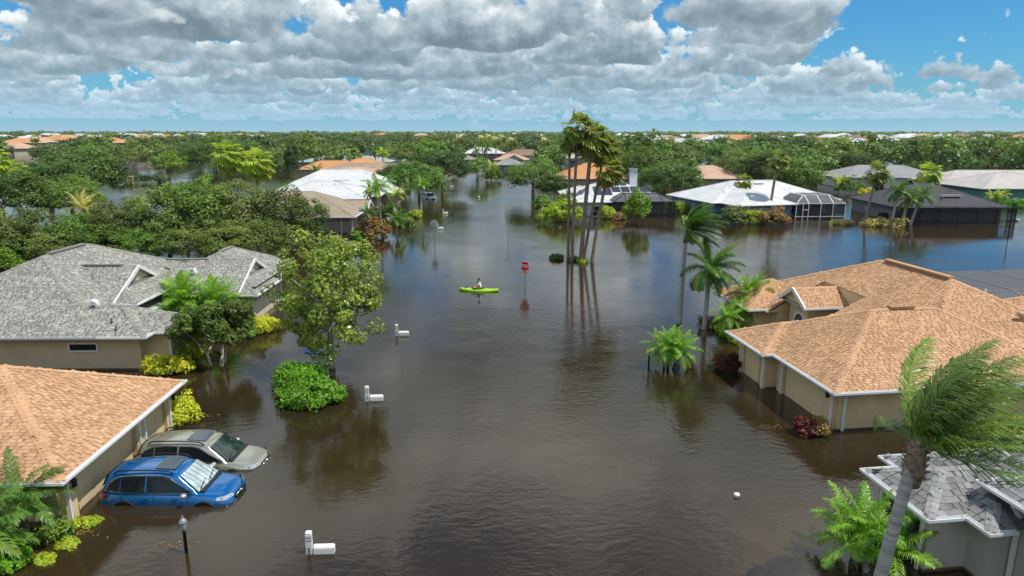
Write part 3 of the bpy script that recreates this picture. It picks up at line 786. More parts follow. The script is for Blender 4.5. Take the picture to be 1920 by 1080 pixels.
def palm(label, x, y, top, head, r=.14, bark_=None, lean=(0, 0), bow=0.0, s=1.0, rz=0.0, group=None, shaft=None, boots=None, name='palm_tree', cat='palm tree', base=-.6, trunks=None, taper=.75):
    """trunk (one or several) up to the head, then the fronds"""
    root = empty(name, (x, y, 0)); tag(root, label, cat, group)
    for k, (ox, oy, tz, lx, ly) in enumerate(trunks or [(0, 0, top, lean[0], lean[1])]):
        pts = [(ox + lx * t ** 1.25 + bow * math.sin(PI * t) , oy + ly * t, base + (tz - base) * t) for t in np.linspace(0, 1, 12)]
        mb = MB(); mb.tube(pts, [r * (1.3 - .3 * min(1, i / 2)) * (1 - (1 - taper) * i / 11) for i in range(12)], 10); mb.obj('trunk', bark_ or palm_bark, root, True)
        e = Vector(pts[-1])
        if shaft:
            sh = MB(); sh.tube([e, e + Vector((.02, 0, shaft * .5)), e + Vector((.05, 0, shaft))], [r * .95, r * .8, r * .35], 10); sh.obj('crown_shaft', royal_shaft, root, True); e = e + Vector((.05, 0, shaft * .92))
        if boots:
            bt = MB(); bt.tube([e + Vector((0, 0, -boots)), e + Vector((0, 0, -boots * .6)), e + Vector((0, 0, 0)), e + Vector((0, 0, .15))], [r * .9, r * 1.42, r * 1.15, r * .5], 12)
            br = np.random.default_rng(int(boots * 100))
            for k_ in range(70):
                a_ = k_ * 2.39996; zz = -boots * .85 + boots * 1.05 * k_ / 70; rr_ = r * (1.05 + .35 * math.sin(PI * (zz + boots) / (boots * 1.15)))
                p_ = e + Vector((math.cos(a_) * rr_, math.sin(a_) * rr_, zz)); d_ = Vector((math.cos(a_) * br.uniform(.3, .9), math.sin(a_) * br.uniform(.3, .9), br.uniform(.2, 1.2))).normalized() * r * br.uniform(.35, .8)
                bt.tube([p_ - d_ * .2, p_ + d_ * .5, p_ + d_], [r * .16, r * .12, r * .03], 4, cap=False)
            bt.obj('leaf_boots', boot_bark, root, True)
        for nm, me in HEADS[head]:
            o = bpy.data.objects.new(nm, me); link(o, root); o.location = e; o.scale = (s, s, s); o.rotation_euler = (0, 0, rz + k * .35)
    return root


# ------------------------------------------------------------------ plants near the camera
def near_plants():
    # street tree in the middle left
    make_tree('street', 4, (2.95, 2.8, 3.5), 4.2, 3.2, .17, 165, 74, .52, .21, L_hero, bark_pale, low=-.9, nlimb=26, lean=(.0, 0), tight=(.35, 1.0), aspect=.62, limb_r=.32)
    plant('street_tree', 'street', 'airy pale trunked street tree with glossy leaves standing in water by the round hedge', 'tree', -9.37, 33.66, .96)
    # round clipped hedge below it (two lumps)
    shrub('clipped_hedge', 'bright green rounded hedge surrounded by water in front of the airy street tree', -9.20, 29.20, (1.42, 1.05, .98), L_hedge, 5, 170, 60, .15, .34, 'hedge', stems=False, low=-.15)
    shrub('clipped_hedge', 'smaller green hedge lump tucked behind the bright round hedge', -10.30, 31.07, (1.1, .85, .92), L_hedge, 6, 110, 55, .15, .32, 'hedge', stems=False, low=-.15)
    # frangipani in front of the grey house
    make_tree('frangipani', 9, (1.9, 1.7, 1.5), 2.0, 1.0, .08, 80, 85, .42, .21, L_mid, bark_pale, low=-.3, multi=4, nlimb=14, limb_r=.6)
    plant('small_tree', 'frangipani', 'low spreading tree with several pale stems in front of the grey shingled house', 'tree', -15.52, 34.16, 1.0)
    for lab, x, y, rad, m, sd, n in (
        ('yellow croton hedge running along the foot of the grey house bay window', -17.54, 33.02, (1.5, .6, .75), L_yellow, 11, 80),
        ('tall yellow green croton at the corner of the bay window', -17.11, 34.50, (.75, .7, 1.35), L_lime, 12, 70),
        ('bright yellow croton bush at the garage corner of the grey house', -15.26, 40.25, (.95, .7, .85), L_yellow, 13, 75),
        ('dark green shrub with red flowers next to the yellow croton at the garage corner', -16.11, 39.14, (.9, .7, .8), L_mid, 14, 60),
        ('round yellow croton bush at the far corner of the tan garage', -14.03, 26.97, (.72, .65, .85), L_yellow, 15, 80),
        ('floating patch of lime green plants nearest the cream pilaster', -13.43, 19.21, (.52, .3, .12), L_lime, 16, 40),
        ('floating patch of yellow green plants in front of the palm at the lower left', -13.17, 18.08, (.45, .28, .12), L_lime, 17, 34),
        ('dark green low shrub with an orange flower at the garage corner', -13.90, 18.58, (.4, .3, .35), L_mid, 18, 36),
        ('sunken olive plant patch at the bottom left edge', -13.45, 17.36, (.45, .25, .06), L_lime, 19, 26),
        ('round dark hedge at the lower left corner', -14.40, 17.11, (.6, .5, .5), L_hedge, 20, 60),
        ('long yellow green clipped hedge beside the tan arched house', 13.15, 39.57, (.55, 2.1, .62), L_lime, 21, 100),
        ('dark red leaved shrub at the far corner of the tan garage on the right', 11.15, 33.50, (.85, .6, .65), L_red, 22, 60),
        ('red and yellow leaved shrub at the near corner of the tan house on the right', 11.88, 25.81, (.42, .4, .55), L_red, 23, 46),
        ('yellow edged dark shrub touching the wall lantern corner of the tan house', 12.40, 25.81, (.38, .36, .5), L_rust, 24, 40),
        ('green hedge behind the leaning palm at the right edge', 20.23, 25.81, (1.6, .6, .6), L_lime, 25, 80),
        ('pink flowering shrub standing in the water behind the feathery palm', 12.45, 41.42, (.7, .5, .5), L_rust, 26, 40),
        ('pale silvery shrub under the palm beside the tan arched house', 14.77, 43.98, (.7, .6, .9), L_olive, 27, 40)):
        shrub('shrub', lab, x, y, rad, m, sd, n, 46, .13 if rad[2] > .2 else .08, .24 if rad[2] > .2 else .1, stems=rad[2] > .2)
    # red flowers
    # big wind blown palm in the lower right corner
    HEADS['queen'] = palm_template('feather', 31, 22, 3.1, .85, L_queen, 84, .80, .032, (-.05, 1.5), 0, droop=.32, hang=.36, sweep=.55, azr=(-1.75, 1.75))
    palm('large wind bent palm with a shaggy collar leaning over the slate roof', 8.45, 14.11, 5.0, 'queen', r=.168, bark_=royal_bark, lean=(.80, .25), boots=1.0, taper=.80, s=.93)
    # palm clump below it
    HEADS['areca'] = palm_template('feather', 32, 15, 1.55, .12, L_palmb, 30, .42, .034, (-.1, 1.25), 0, droop=.75, hang=.5, sweep=.3)
    palm('bushy bright green palm clump below the large leaning palm', 9.62, 16.99, 1.0, 'areca', r=.05, trunks=[(0, 0, .75, -.15, 0), (.25, .1, 1.1, .1, .1), (.5, -.15, .7, .4, -.1), (.15, .35, .9, .1, .3)], bark_=bark_dark, s=.84)
    # lower left palms at the tan garage
    HEADS['queen2'] = palm_template('feather', 33, 18, 1.75, .45, L_palm, 34, .50, .036, (-.5, 1.2), 0, droop=.85, hang=.55, sweep=.4)
    palm('drooping palm in front of the cream pilaster at the lower left', -14.54, 18.27, 1.45, 'queen2', r=.12, bark_=bark_dark, s=.88)
    palm('cut off drooping palm at the lower left picture edge', -14.58, 16.75, 1.3, 'queen2', r=.12, bark_=bark_dark, rz=.7, s=.92)
    # palms by the grey house entry
    HEADS['pygmy'] = palm_template('feather', 34, 34, 1.6, .22, L_palmb, 38, .44, .034, (-.55, 1.35), 0, droop=.75, hang=.42, sweep=.3)
    palm('feathery palm nearest the arched entry of the grey house', -19.98, 40.25, 1.95, 'pygmy', r=.09, bark_=bark_dark, s=1.3)
    palm('feathery palm between the entry palm and the garage of the grey house', -18.17, 40.48, 1.8, 'pygmy', r=.09, bark_=bark_dark, rz=.3, s=1.2)
    # right bank small palms
    HEADS['pygmy2'] = palm_template('feather', 35, 24, 1.5, .18, L_palmb, 30, .40, .032, (-.75, 1.3), 0, droop=.85, hang=.5, sweep=.3)
    palm('three stemmed feathery palm standing alone in the water left of the tan house', 7.96, 33.66, 1.15, 'pygmy2', r=.075, bark_=bark_dark, trunks=[(0, 0, 1.15, -.18, 0), (.12, .1, 1.25, .15, .05), (.25, -.1, 1.05, .5, -.05)], s=.78)
    palm('curved feathery palm over the yellow green hedge', 13.50, 38.29, 1.55, 'pygmy2', r=.08, bark_=bark_dark, trunks=[(0, 0, 1.5, -.95, .1), (-.2, .6, 1.6, .3, .4)], s=.78)
    palm('dark shaggy palm standing against the tan house front window', 14.70, 40.71, 2.1, 'pygmy', r=.15, bark_=bark_dark, s=1.0, rz=.4)
    # royal palms
    HEADS['royal'] = palm_template('feather', 36, 17, 2.6, 1.15, L_royal, 92, .85, .045, (-.35, 1.35), 0, droop=.6, hang=.4, sweep=.7, azr=(-2.0, 2.0))
    HEADS['royal2'] = palm_template('feather', 37, 17, 2.4, .7, L_royal, 88, .80, .045, (-.6, 1.2), 3, droop=1.0, hang=.5, sweep=.5)
    palm('tallest royal palm with smooth grey trunk and fronds blown sideways', 10.71, 42.16, 5.22, 'royal', r=.17, bark_=royal_bark, shaft=.85, lean=(.1, 0), s=.92)
    palm('shorter royal palm with hanging fronds next to the tallest royal palm', 11.95, 40.83, 3.29, 'royal2', r=.17, bark_=royal_bark, shaft=.6, lean=(.1, 0), s=.86)
    # cluster of tall fan palms in mid water
    HEADS['fanA'] = palm_template('fan', 41, 28, .95, .38, L_fan, els=(-.8, 1.4), dead=34, fl=.95, droop=.6)
    HEADS['fanB'] = palm_template('fan', 42, 24, 1.0, .55, L_fan, els=(-.5, 1.4), dead=60, fl=1.0, droop=.7)
    HEADS['fanC'] = palm_template('fan', 43, 26, .85, .38, L_fan, els=(-.9, 1.3), dead=24, fl=.85, droop=.6)
    for lab, bx, by, top, head, lx, r, s in (
        ('slim straight fan palm, leftmost trunk of the five tall palms', 5.32, 63.79, 11.24, 'fanC', -.05, .14, .95),
        ('tallest fan palm of the five, its green head against the sky', 5.63, 63.25, 12.14, 'fanA', .28, .15, 1.05),
        ('thick leaning fan palm with a large brown skirt of dead leaves', 6.48, 63.25, 11.24, 'fanB', .75, .21, 1.1),
        ('fan palm leaning right behind the thick palm with the brown skirt', 6.82, 64.06, 10.28, 'fanA', 1.75, .15, 1.0),
        ('shortest of the five tall fan palms with a curved trunk and ragged head', 7.43, 62.71, 8.41, 'fanB', 1.25, .17, .95)):
        palm(lab, bx, by, top, head, r=r, lean=(lx, 0), bow=.0, s=s, taper=.8, group='five tall fan palms in the flooded street', name='fan_palm')
    for i, (lab, x, y, s) in enumerate((('low green reed clump left of the five tall palms', 4.26, 64.62, .55), ('low green reed clump at the foot of the five tall palms', 6.00, 64.06, .4), ('yellow green tuft at the foot of the thick leaning fan palm', 6.61, 62.98, .35))):
        shrub('reed_clump', lab, x, y, (s * 1.2, s * .7, s * .7), L_lime if i == 2 else L_mid, 50 + i, 34, 26, .2, .2, stems=False)
near_plants()


# ------------------------------------------------------------------ cars
def subsurf(o, lv=1):
    m = o.modifiers.new('smooth', 'SUBSURF'); m.levels = lv; m.render_levels = lv; return o
def loft(rings, close_ends=True):
    mb = MB(); n = len(rings[0])
    for r in rings: mb.v += [tuple(p) for p in r]
    for i in range(len(rings) - 1):
        for k in range(n - 1):
            a = i * n + k; mb.f.append((a, a + n, a + n + 1, a + 1)); mb.mi.append(0); mb.val.append(None)
    if close_ends:
        for i, rev in ((0, False), (len(rings) - 1, True)):
            f = list(range(i * n, i * n + n)); mb.f.append(tuple(f[::-1] if rev else f)); mb.mi.append(0); mb.val.append(None)
    return mb
def tighten(r, t=.05):
    """extra rings close to both ends keep the ends crisp when smoothed"""
    mixr = lambda a, b: [tuple(p[k] * (1 - t) + q2[k] * t for k in range(3)) for p, q2 in zip(a, b)]
    return [r[0], mixr(r[0], r[1])] + r[1:-1] + [mixr(r[-1], r[-2]), r[-1]]
def car(label, loc, rz, paint, glass, ws_mat, lx=1.0, hz=1.0, shade=False, pitch=0.0):
    root = empty('parked_car', loc, rz); root.rotation_euler = (0, pitch, rz); tag(root, label, 'car', 'flooded cars in front of the tan garage')
    st = [(-2.30, 1.02, .95, .68, .74), (-2.20, 1.09, 1.02, .78, .85), (-1.75, 1.10, 1.05, .835, .895), (-.9, 1.07, 1.03, .85, .91), (0, 1.04, 1.0, .855, .905), (.75, 1.03, .985, .845, .905),
          (1.15, 1.045, .985, .83, .91), (1.6, 1.01, .945, .81, .905), (2.0, .94, .875, .75, .87), (2.2, .84, .80, .66, .79), (2.32, .66, .63, .50, .64)]
    rings = []
    for x, dk, sh, ws, wm in st:
        half = [(0, dk), (ws * .5, dk - .008), (ws * .86, (dk + sh) / 2 + .012), (ws, sh - .02), (wm, min(.73, sh - .06)), (wm * .985, .48), (wm * .94, .26)]
        full = [(-y, z) for y, z in half[::-1]] + half[1:]
        rings.append([(x * lx, y, z * hz if z > .7 else z) for y, z in full])
    rings = tighten(rings)
    b = loft(rings).obj('body', paint, root, True); subsurf(b, 2)
    # cabin
    rf = [(-2.02, 1.55, .575), (-1.5, 1.655, .615), (-.75, 1.70, .63), (.0, 1.69, .63), (.44, 1.615, .605)]
    bl = [(-2.20, 1.05, .76), (-1.55, 1.03, .825), (-.8, 1.01, .84), (.05, .99, .84), (1.24, .985, .79)]
    rf = [(x * lx, z * hz, w) for x, z, w in rf]; bl = [(x * lx, z * hz, w) for x, z, w in bl]
    rings = []
    for (xr, zr_, wr), (xb, zb, wb) in zip(rf, bl):
        half = [(xr, 0, zr_ + .028), (xr, wr * .55, zr_ + .02), (xr, wr * .93, zr_ - .012)]
        for t in (.15, .5, 1.0):
            bulge = .02 * math.sin(PI * t); half.append((xr + (xb - xr) * t, wr + (wb - wr) * t + bulge, zr_ + (zb - zr_) * t - .03 * (1 - t)))
        rings.append([(x, -y, z) for x, y, z in half[::-1]] + half[1:])
    rings = tighten(rings)
    cb = loft(rings).obj('cabin', paint, root, True); subsurf(cb, 1)
    def side(s, t, sg, off=.012):
        i = min(int(s), 3); f = s - i
        a = [rf[i][k] * (1 - f) + rf[i + 1][k] * f for k in range(3)]; c = [bl[i][k] * (1 - f) + bl[i + 1][k] * f for k in range(3)]
        return Vector((a[0] + (c[0] - a[0]) * t, sg * (a[2] + (c[2] - a[2]) * t + .02 * math.sin(PI * t) + off), a[1] + (c[1] - a[1]) * t - .03 * (1 - t) + 0.0))
    for sg in (-1, 1):
        for seg in ([(.30, .86), (.42, .40), (.95, .16), (1.02, .16), (1.02, .86)], [(1.08, .86), (1.08, .16), (1.6, .13), (2.18, .13), (2.18, .87)], [(2.27, .87), (2.27, .13), (2.9, .12), (3.25, .16), (3.62, .50), (3.86, .87)]):
            pts = [side(s, t, sg, .018) for s, t in seg]; mb = MB(); mb.poly(pts if sg < 0 else pts[::-1])
            if mb.v:
                n = (Vector(mb.v[1]) - Vector(mb.v[0])).cross(Vector(mb.v[2]) - Vector(mb.v[1]))
                if n.y * sg < 0: mb.f[0] = mb.f[0][::-1]
            mb.obj('side_window', glass, root)
        ch = MB(); outline = [(.26, .88), (.40, .36), (.93, .11), (1.6, .09), (2.2, .08), (2.9, .07), (3.3, .12), (3.65, .48), (3.92, .90), (2.2, .90), (1.05, .90), (.26, .88)]
        pp = [side(s, t, sg, .022) for s, t in outline]
        for p, q2 in zip(pp, pp[1:]): ch.bar(p, q2, .022)
        ch.obj('window_trim', chrome, root)
        mir = MB(); mir.lathe((0, 0, 0), [(.02, -.10), (.09, -.07), (.11, 0), (.09, .07), (.02, .10)], 10)
        m_ = mir.obj('wing_mirror', mirror_shell if shade else paint, root, True); m_.location = (.82 * lx, sg * 1.02, 1.06 * hz); m_.rotation_euler = (R(90), 0, R(8) * sg); m_.scale = (1, .8, 1)
        for x in (-.62, .42):
            h = MB(); h.box((0, 0, 0), (.2, .03, .035)); o = h.obj('door_handle', chrome if not shade else paint, root); o.location = (x * lx, sg * .905, .86 * hz)
        sm = MB()
        for x in (-1.45, -.32, .86): sm.bar((x * lx, sg * .912, .50), (x * lx + .02, sg * .872, .99 * hz), .008)
        stuff(sm.obj('door_seam', black, root))
        rl = MB(); rl.tube([(-1.75 * lx, sg * .60, 1.615 * hz), (-1.6 * lx, sg * .60, 1.72 * hz), (-.6 * lx, sg * .61, 1.765 * hz), (.15 * lx, sg * .60, 1.735 * hz), (.33 * lx, sg * .60, 1.64 * hz)], .026, 6); rl.obj('roof_rail', black, root, True)
        for x in (-1.36, 1.42):
            ar = MB()
            for t0, t1 in zip(np.linspace(0, PI, 13), np.linspace(0, PI, 13)[1:]):
                ar.bar((x * lx + .41 * math.cos(t0), sg * .90, .36 + .41 * math.sin(t0)), (x * lx + .41 * math.cos(t1), sg * .90, .36 + .41 * math.sin(t1)), .075, .03)
            ar.poly([(x * lx + .38 * math.cos(t), sg * .912, .36 + .38 * math.sin(t)) for t in (np.linspace(0, PI, 13) if sg < 0 else np.linspace(PI, 0, 13))])
            ar.obj('wheel_arch', black, root)
            wh = MB(); wh.tube([(0, -.10, 0), (0, .10, 0)], .34, 20); w_ = wh.obj('wheel', black, root, True); w_.location = (x * lx, sg * .82, .34)
        tl = MB(); tl.v = [(-2.28, .50, .86), (-2.12, .84, .84), (-1.90, .872, .90), (-1.92, .868, 1.03), (-2.15, .80, 1.04), (-2.27, .50, 1.00)]
        tl.v = [(x * lx - .012, sg * (y + .022), z * hz) for x, y, z in tl.v]; tl.f = [(0, 1, 4, 5), (1, 2, 3, 4)] if sg < 0 else [(5, 4, 1, 0), (4, 3, 2, 1)]; tl.mi = [0, 0]; tl.val = [None] * 2
        tl.obj('tail_light', lamp_red, root)
        hl = MB(); hl.v = [(2.275, .36, .76), (2.13, .71, .75), (1.84, .865, .80), (1.84, .835, .90), (2.06, .70, .89), (2.215, .40, .855)]
        hl.v = [(x * lx + .016, sg * (y + .02), z * hz + .012) for x, y, z in hl.v]; hl.f = [(0, 5, 4, 1), (1, 4, 3, 2)] if sg > 0 else [(1, 4, 5, 0), (2, 3, 4, 1)]; hl.mi = [0, 0]; hl.val = [None] * 2
        h_ = hl.obj('headlight', lamp_clear, root)
        dr = MB(); dr.bar((2.20 * lx, sg * .50, .80 * hz), (1.98 * lx, sg * .79, .83 * hz), .05, .06); dr.obj('lens', black, h_)
    # windscreen, rear screen
    for nm, i, mt, ts in (('windscreen', 4, ws_mat, (.10, .93)), ('rear_screen', 0, glass, (.12, .8))):
        mb = MB(); (xr, zr_, wr), (xb, zb, wb) = rf[i], bl[i]; sgx = 1 if i == 4 else -1; V = []
        for t in np.linspace(ts[0], ts[1], 6):
            for y in np.linspace(-1, 1, 9):
                w_ = (wr + (wb - wr) * t) * .94; V.append((xr + (xb - xr) * t + sgx * (.035 + .03 * (1 - y * y)), y * w_, zr_ + (zb - zr_) * t + .02 + .012 * (1 - y * y)))
        mb.v = V
        for r_ in range(5):
            for k in range(8):
                a = r_ * 9 + k; mb.f.append((a, a + 9, a + 10, a + 1) if i == 4 else (a + 1, a + 10, a + 9, a)); mb.mi.append(0); mb.val.append(None)
        o = mb.obj(nm, mt, root, True)
    cw = MB(); cw.bar((1.30 * lx, -.70, 1.045 * hz), (1.30 * lx, .70, 1.045 * hz), .16, .03); cw.bar((1.22 * lx, -.60, 1.09 * hz), (1.10 * lx, .0, 1.17 * hz), .025); cw.bar((1.22 * lx, .05, 1.09 * hz), (1.10 * lx, .6, 1.17 * hz), .025); cw.obj('wiper_tray', black, root)
    sr = MB(); sr.poly([(-.42 * lx, -.40, 1.738 * hz), (.28 * lx, -.38, 1.695 * hz), (.28 * lx, .38, 1.695 * hz), (-.42 * lx, .40, 1.738 * hz)]); sr.obj('sunroof', glass_roof, root)
    fin = MB(); fin.v = [(-1.62, -.03, 1.66), (-1.62, .03, 1.66), (-1.35, 0, 1.68), (-1.62, 0, 1.76)]; fin.v = [(x * lx, y, z * hz) for x, y, z in fin.v]; fin.f = [(0, 3, 1), (0, 2, 3), (1, 3, 2)]; fin.mi = [0] * 3; fin.val = [None] * 3; fin.obj('roof_aerial', paint, root)
    gr = MB(); gr.v = [(2.335, -.40, .70), (2.335, .40, .70), (2.29, .42, .80), (2.29, -.42, .80), (2.36, -.3, .56), (2.36, .3, .56)]; gr.v = [(x * lx + .01, y, z * hz) for x, y, z in gr.v]; gr.f = [(0, 1, 2, 3), (4, 5, 1, 0)]; gr.mi = [0, 0]; gr.val = [None] * 2
    g_ = gr.obj('grille', black, root); ba = MB(); ba.bar((2.345 * lx, -.40, .755 * hz), (2.345 * lx, .40, .755 * hz), .02, .03); ba.lathe((2.35 * lx, 0, .755 * hz), [(.01, -.05), (.05, -.03), (.06, 0), (.05, .03), (.01, .05)], 10); ba.obj('grille_bar', chrome, g_, True)
    return root
paint_blue = pmat('paint_blue', (.005, .115, .33), .20, coat=1.0, metal=.25, spec=.5)
paint_green = pmat('paint_sage', (.37, .37, .29), .24, coat=1.0, metal=.45)
chrome = pmat('chrome', (.75, .76, .78), .15, metal=1.0)
mirror_shell = pmat('mirror_silver', (.62, .64, .66), .2, metal=.7)
lamp_red = pmat('lamp_red', (.42, .006, .012), .12, coat=1)
lamp_clear = pmat('lamp_clear', (.72, .74, .76), .08, coat=1, metal=.5)
glass_car = glass_mat('car_glass', (.012, .014, .017), .02)
glass_ws = pmat('windscreen_glass', (.020, .055, .045), .02, spec=.8, c2=(.006, .014, .014), scale=2.2)
glass_roof = glass_mat('roof_glass', (.03, .05, .065), .03, .8)
def sunshade_mat():
    m = pmat('sunshade_foil', (.62, .74, .74), .16, .3, 2.2, metal=.5, coat=1.0); q = NT(m.node_tree); b = m.node_tree.nodes['Principled BSDF']
    tc = q.n('ShaderNodeTexCoord').outputs['Object']
    w = q.n('ShaderNodeTexWave', bands_direction='Y', inp={'Vector': tc, 'Scale': 1.5, 'Distortion': 4.0, 'Detail': 2.0}).outputs['Fac']
    m.node_tree.links.new(q.n('ShaderNodeBump', inp={'Strength': 1.0, 'Distance': .022, 'Height': w}).outputs[0], b.inputs['Normal']); return m
car('bright blue estate car with silver sunshade behind its windscreen, flooded to the wheel arches', (-11.45, 21.15, -.62), R(-1), paint_blue, glass_car, sunshade_mat(), .95, .99, True)
car('sage green estate car with dark windscreen flooded behind the blue car', (-11.55, 23.6, -.72), R(-2), paint_green, glass_car, glass_ws, 1.0, .96, False, R(.4))

# ------------------------------------------------------------------ small things in the flood
def text_obj(body, size, mat, parent, loc, rot, name='lettering', depth=.004, align='CENTER'):
    c = bpy.data.curves.new(name, 'FONT'); c.body = body; c.size = size; c.align_x = align; c.align_y = 'CENTER'; c.extrude = depth; c.resolution_u = 3; c.offset = size * .012
    tmp = bpy.data.objects.new('tmp_text', c); col.objects.link(tmp)
    me = bpy.data.meshes.new_from_object(tmp.evaluated_get(bpy.context.evaluated_depsgraph_get())); bpy.data.objects.remove(tmp)
    me.name = name; me.materials.clear(); me.materials.append(mat)
    o = bpy.data.objects.new(name, me); link(o, parent); o.location = loc; o.rotation_euler = rot; return o
plastic_white = pmat('plastic_white', (.80, .80, .76), .4, .05, 5)
ink = pmat('black_ink', (.012, .012, .012), .6)
sign_red = pmat('sign_red', (.58, .008, .018), .35); sign_white = pmat('sign_white', (.85, .85, .84), .4)
sign_pink = pmat('sign_faded_red', (.78, .22, .22), .5); galv = pmat('galvanised', (.32, .33, .34), .5, metal=.5); sign_back = pmat('sign_back', (.46, .50, .45), .5)
water_dirt = pmat('post_dirt', (.33, .27, .16), .8)

def mailbox(label, x, y, digits, s=1.0, box=True, rz=R(3)):
    root = empty('mailbox', (x, y, 0), rz); root.scale = (s, s, s); tag(root, label, 'mailbox', 'white mailboxes along the flooded street')
    p = MB(); p.box((0, 0, .05), (.17, .17, 1.15)); p.box((0, 0, .655), (.155, .155, .06)); po = p.obj('post', plastic_white, root)
    g = MB()
    for z in (.54, .44): g.box((0, 0, z), (.176, .176, .018))
    g.obj('groove', ink, po)
    for k, ch in enumerate(digits): text_obj(ch, .18, ink, po, (0, -.089, .15 - .16 * k), (R(90), 0, 0), 'number')
    if box:
        b = MB(); prof = [(-.105, -.12), (.105, -.12), (.105, .04)] + [(.105 * math.cos(t), .04 + .105 * math.sin(t)) for t in np.linspace(0, PI, 9)][1:-1] + [(-.105, .04)]
        r0 = [(.14, y_, z_ + .13) for y_, z_ in prof]; r1 = [(.70, y_, z_ + .13) for y_, z_ in prof]
        n = len(prof); b.v = r0 + r1
        for k in range(n): b.f.append((k, (k + 1) % n, n + (k + 1) % n, n + k)[::-1]); b.mi.append(0); b.val.append(None)
        b.f += [tuple(range(n)), tuple(range(2 * n - 1, n - 1, -1))]; b.mi += [0, 0]; b.val += [None] * 2
        bo = b.obj('box', plastic_white, root)
        d = MB(); d.box((.712, 0, .10), (.02, .20, .21)); d.obj('lid', plastic_white, bo)
        a = MB(); a.box((.13, 0, .02), (.20, .10, .05)); a.obj('bracket', plastic_white, root)
    return root
mailbox('white mailbox numbered 22 in the foreground beside the lone lamp post', -5.90, 17.69, '22')
mailbox('white mailbox numbered 2 in the dark reflection right of the round hedge', -6.61, 29.26, '2')
mailbox('white mailbox with number 2 right of the airy street tree', -6.94, 39.46, '2')
mailbox('white mailbox just behind the grey backed sign far down the street', -9.30, 85.13, '')
mailbox('white mailbox beyond the grey backed sign near the drooping palms', -10.25, 101.57, '')
mailbox('white mailbox farthest up the street below the large dark tree', -13.73, 152.73, '', box=True)
mailbox('white mailbox post standing alone by the drooping palms', -14.40, 98.94, '', box=False)

def octagon(mb, c, r, th, mi=0):
    for y, rev in ((-th, False), (0, True)):
        pts = [(c[0] + r * math.cos(R(22.5 + 45 * k)), c[1] + y, c[2] + r * math.sin(R(22.5 + 45 * k))) for k in range(8)]
        mb.poly(pts[::-1] if rev else pts, mi)
    for k in range(8):
        a, b = R(22.5 + 45 * k), R(67.5 + 45 * k)
        mb.poly([(c[0] + r * math.cos(a), c[1], c[2] + r * math.sin(a)), (c[0] + r * math.cos(b), c[1], c[2] + r * math.sin(b)), (c[0] + r * math.cos(b), c[1] - th, c[2] + r * math.sin(b)), (c[0] + r * math.cos(a), c[1] - th, c[2] + r * math.sin(a))], mi)
root = empty('stop_sign', (1.02, 52.81, 0), R(-3)); tag(root, 'red octagonal stop sign on a thin post rising from the flood near the kayak', 'road sign')
zc = 1.64
p = MB(); p.bar((0, 0, -.6), (0, 0, zc + .1), .06); p.obj('post', galv, root)
b = MB(); octagon(b, (0, -.045, zc), .43, .012); pb = b.obj('sign_border', sign_white, root)
b = MB(); octagon(b, (0, -.059, zc), .385, .008); fb = b.obj('sign_face', sign_red, root)
text_obj('STOP', .34, sign_white, fb, (0, -.071, zc - .005), (R(90), 0, 0))
b = MB(); b.box((0, -.05, zc - .50), (.46, .012, .16)); b.obj('plaque', sign_pink, root)
root = empty('stop_sign', (-8.46, 73.88, 0), R(178)); tag(root, 'pale grey back of a street sign beside a white mailbox down the street', 'road sign')
zc = 2.22
p = MB(); p.bar((0, 0, -.6), (0, 0, zc + .4), .06); p.obj('post', galv, root)
b = MB(); octagon(b, (0, -.045, zc), .43, .012); b.obj('sign_back', sign_back, root)
root = empty('sign_frame', (-0.43, 77.29, 0), R(5)); tag(root, 'thin empty metal sign frame standing in the middle of the flooded street', 'sign frame')
zt = 3.05
f = MB(); f.bar((0, 0, -.6), (0, 0, zt - .8), .05); f.bar((-.28, 0, zt - .8), (.28, 0, zt - .8), .04); f.bar((-.28, 0, zt), (.28, 0, zt), .04); f.bar((-.28, 0, zt - .8), (-.28, 0, zt), .04); f.bar((.28, 0, zt - .8), (.28, 0, zt), .04); f.obj('frame', galv, root)

def lamp_post(label, x, y, top, s=1.0, grey=False, group=None):
    root = empty('street_lamp', (x, y, 0)); tag(root, label, 'street lamp', group); h = top
    p = MB(); p.lathe((0, 0, -.6), [(.05, 0), (.045, .6 + h - .55), (.06, .6 + h - .54), (.04, .6 + h - .48)], 10); p.obj('post', dark_metal, root, True)
    l = MB(); l.lathe((0, 0, h - .44), [(.04, 0), (.075, .03), (.095, .22), (.10, .24)], 8); l.obj('lantern', pmat('lantern_glass', (.33, .36, .37), .2) if 'lantern_glass' not in MATS else MATS['lantern_glass'], root)
    c = MB(); c.lathe((0, 0, h - .2), [(.12, 0), (.09, .06), (.04, .12), (.015, .2)], 8); c.obj('cap', galv, root)
    return root
lamp_post('black lamp post with a grey lantern standing alone in the foreground water', -9.51, 17.71, 1.20)
lamp_post('thin black lamp post on the far bank before the teal house', 57.25, 78.10, 4.59)
lamp_post('short black garden lamp left of the lone three stemmed palm', 7.07, 33.50, 1.21)

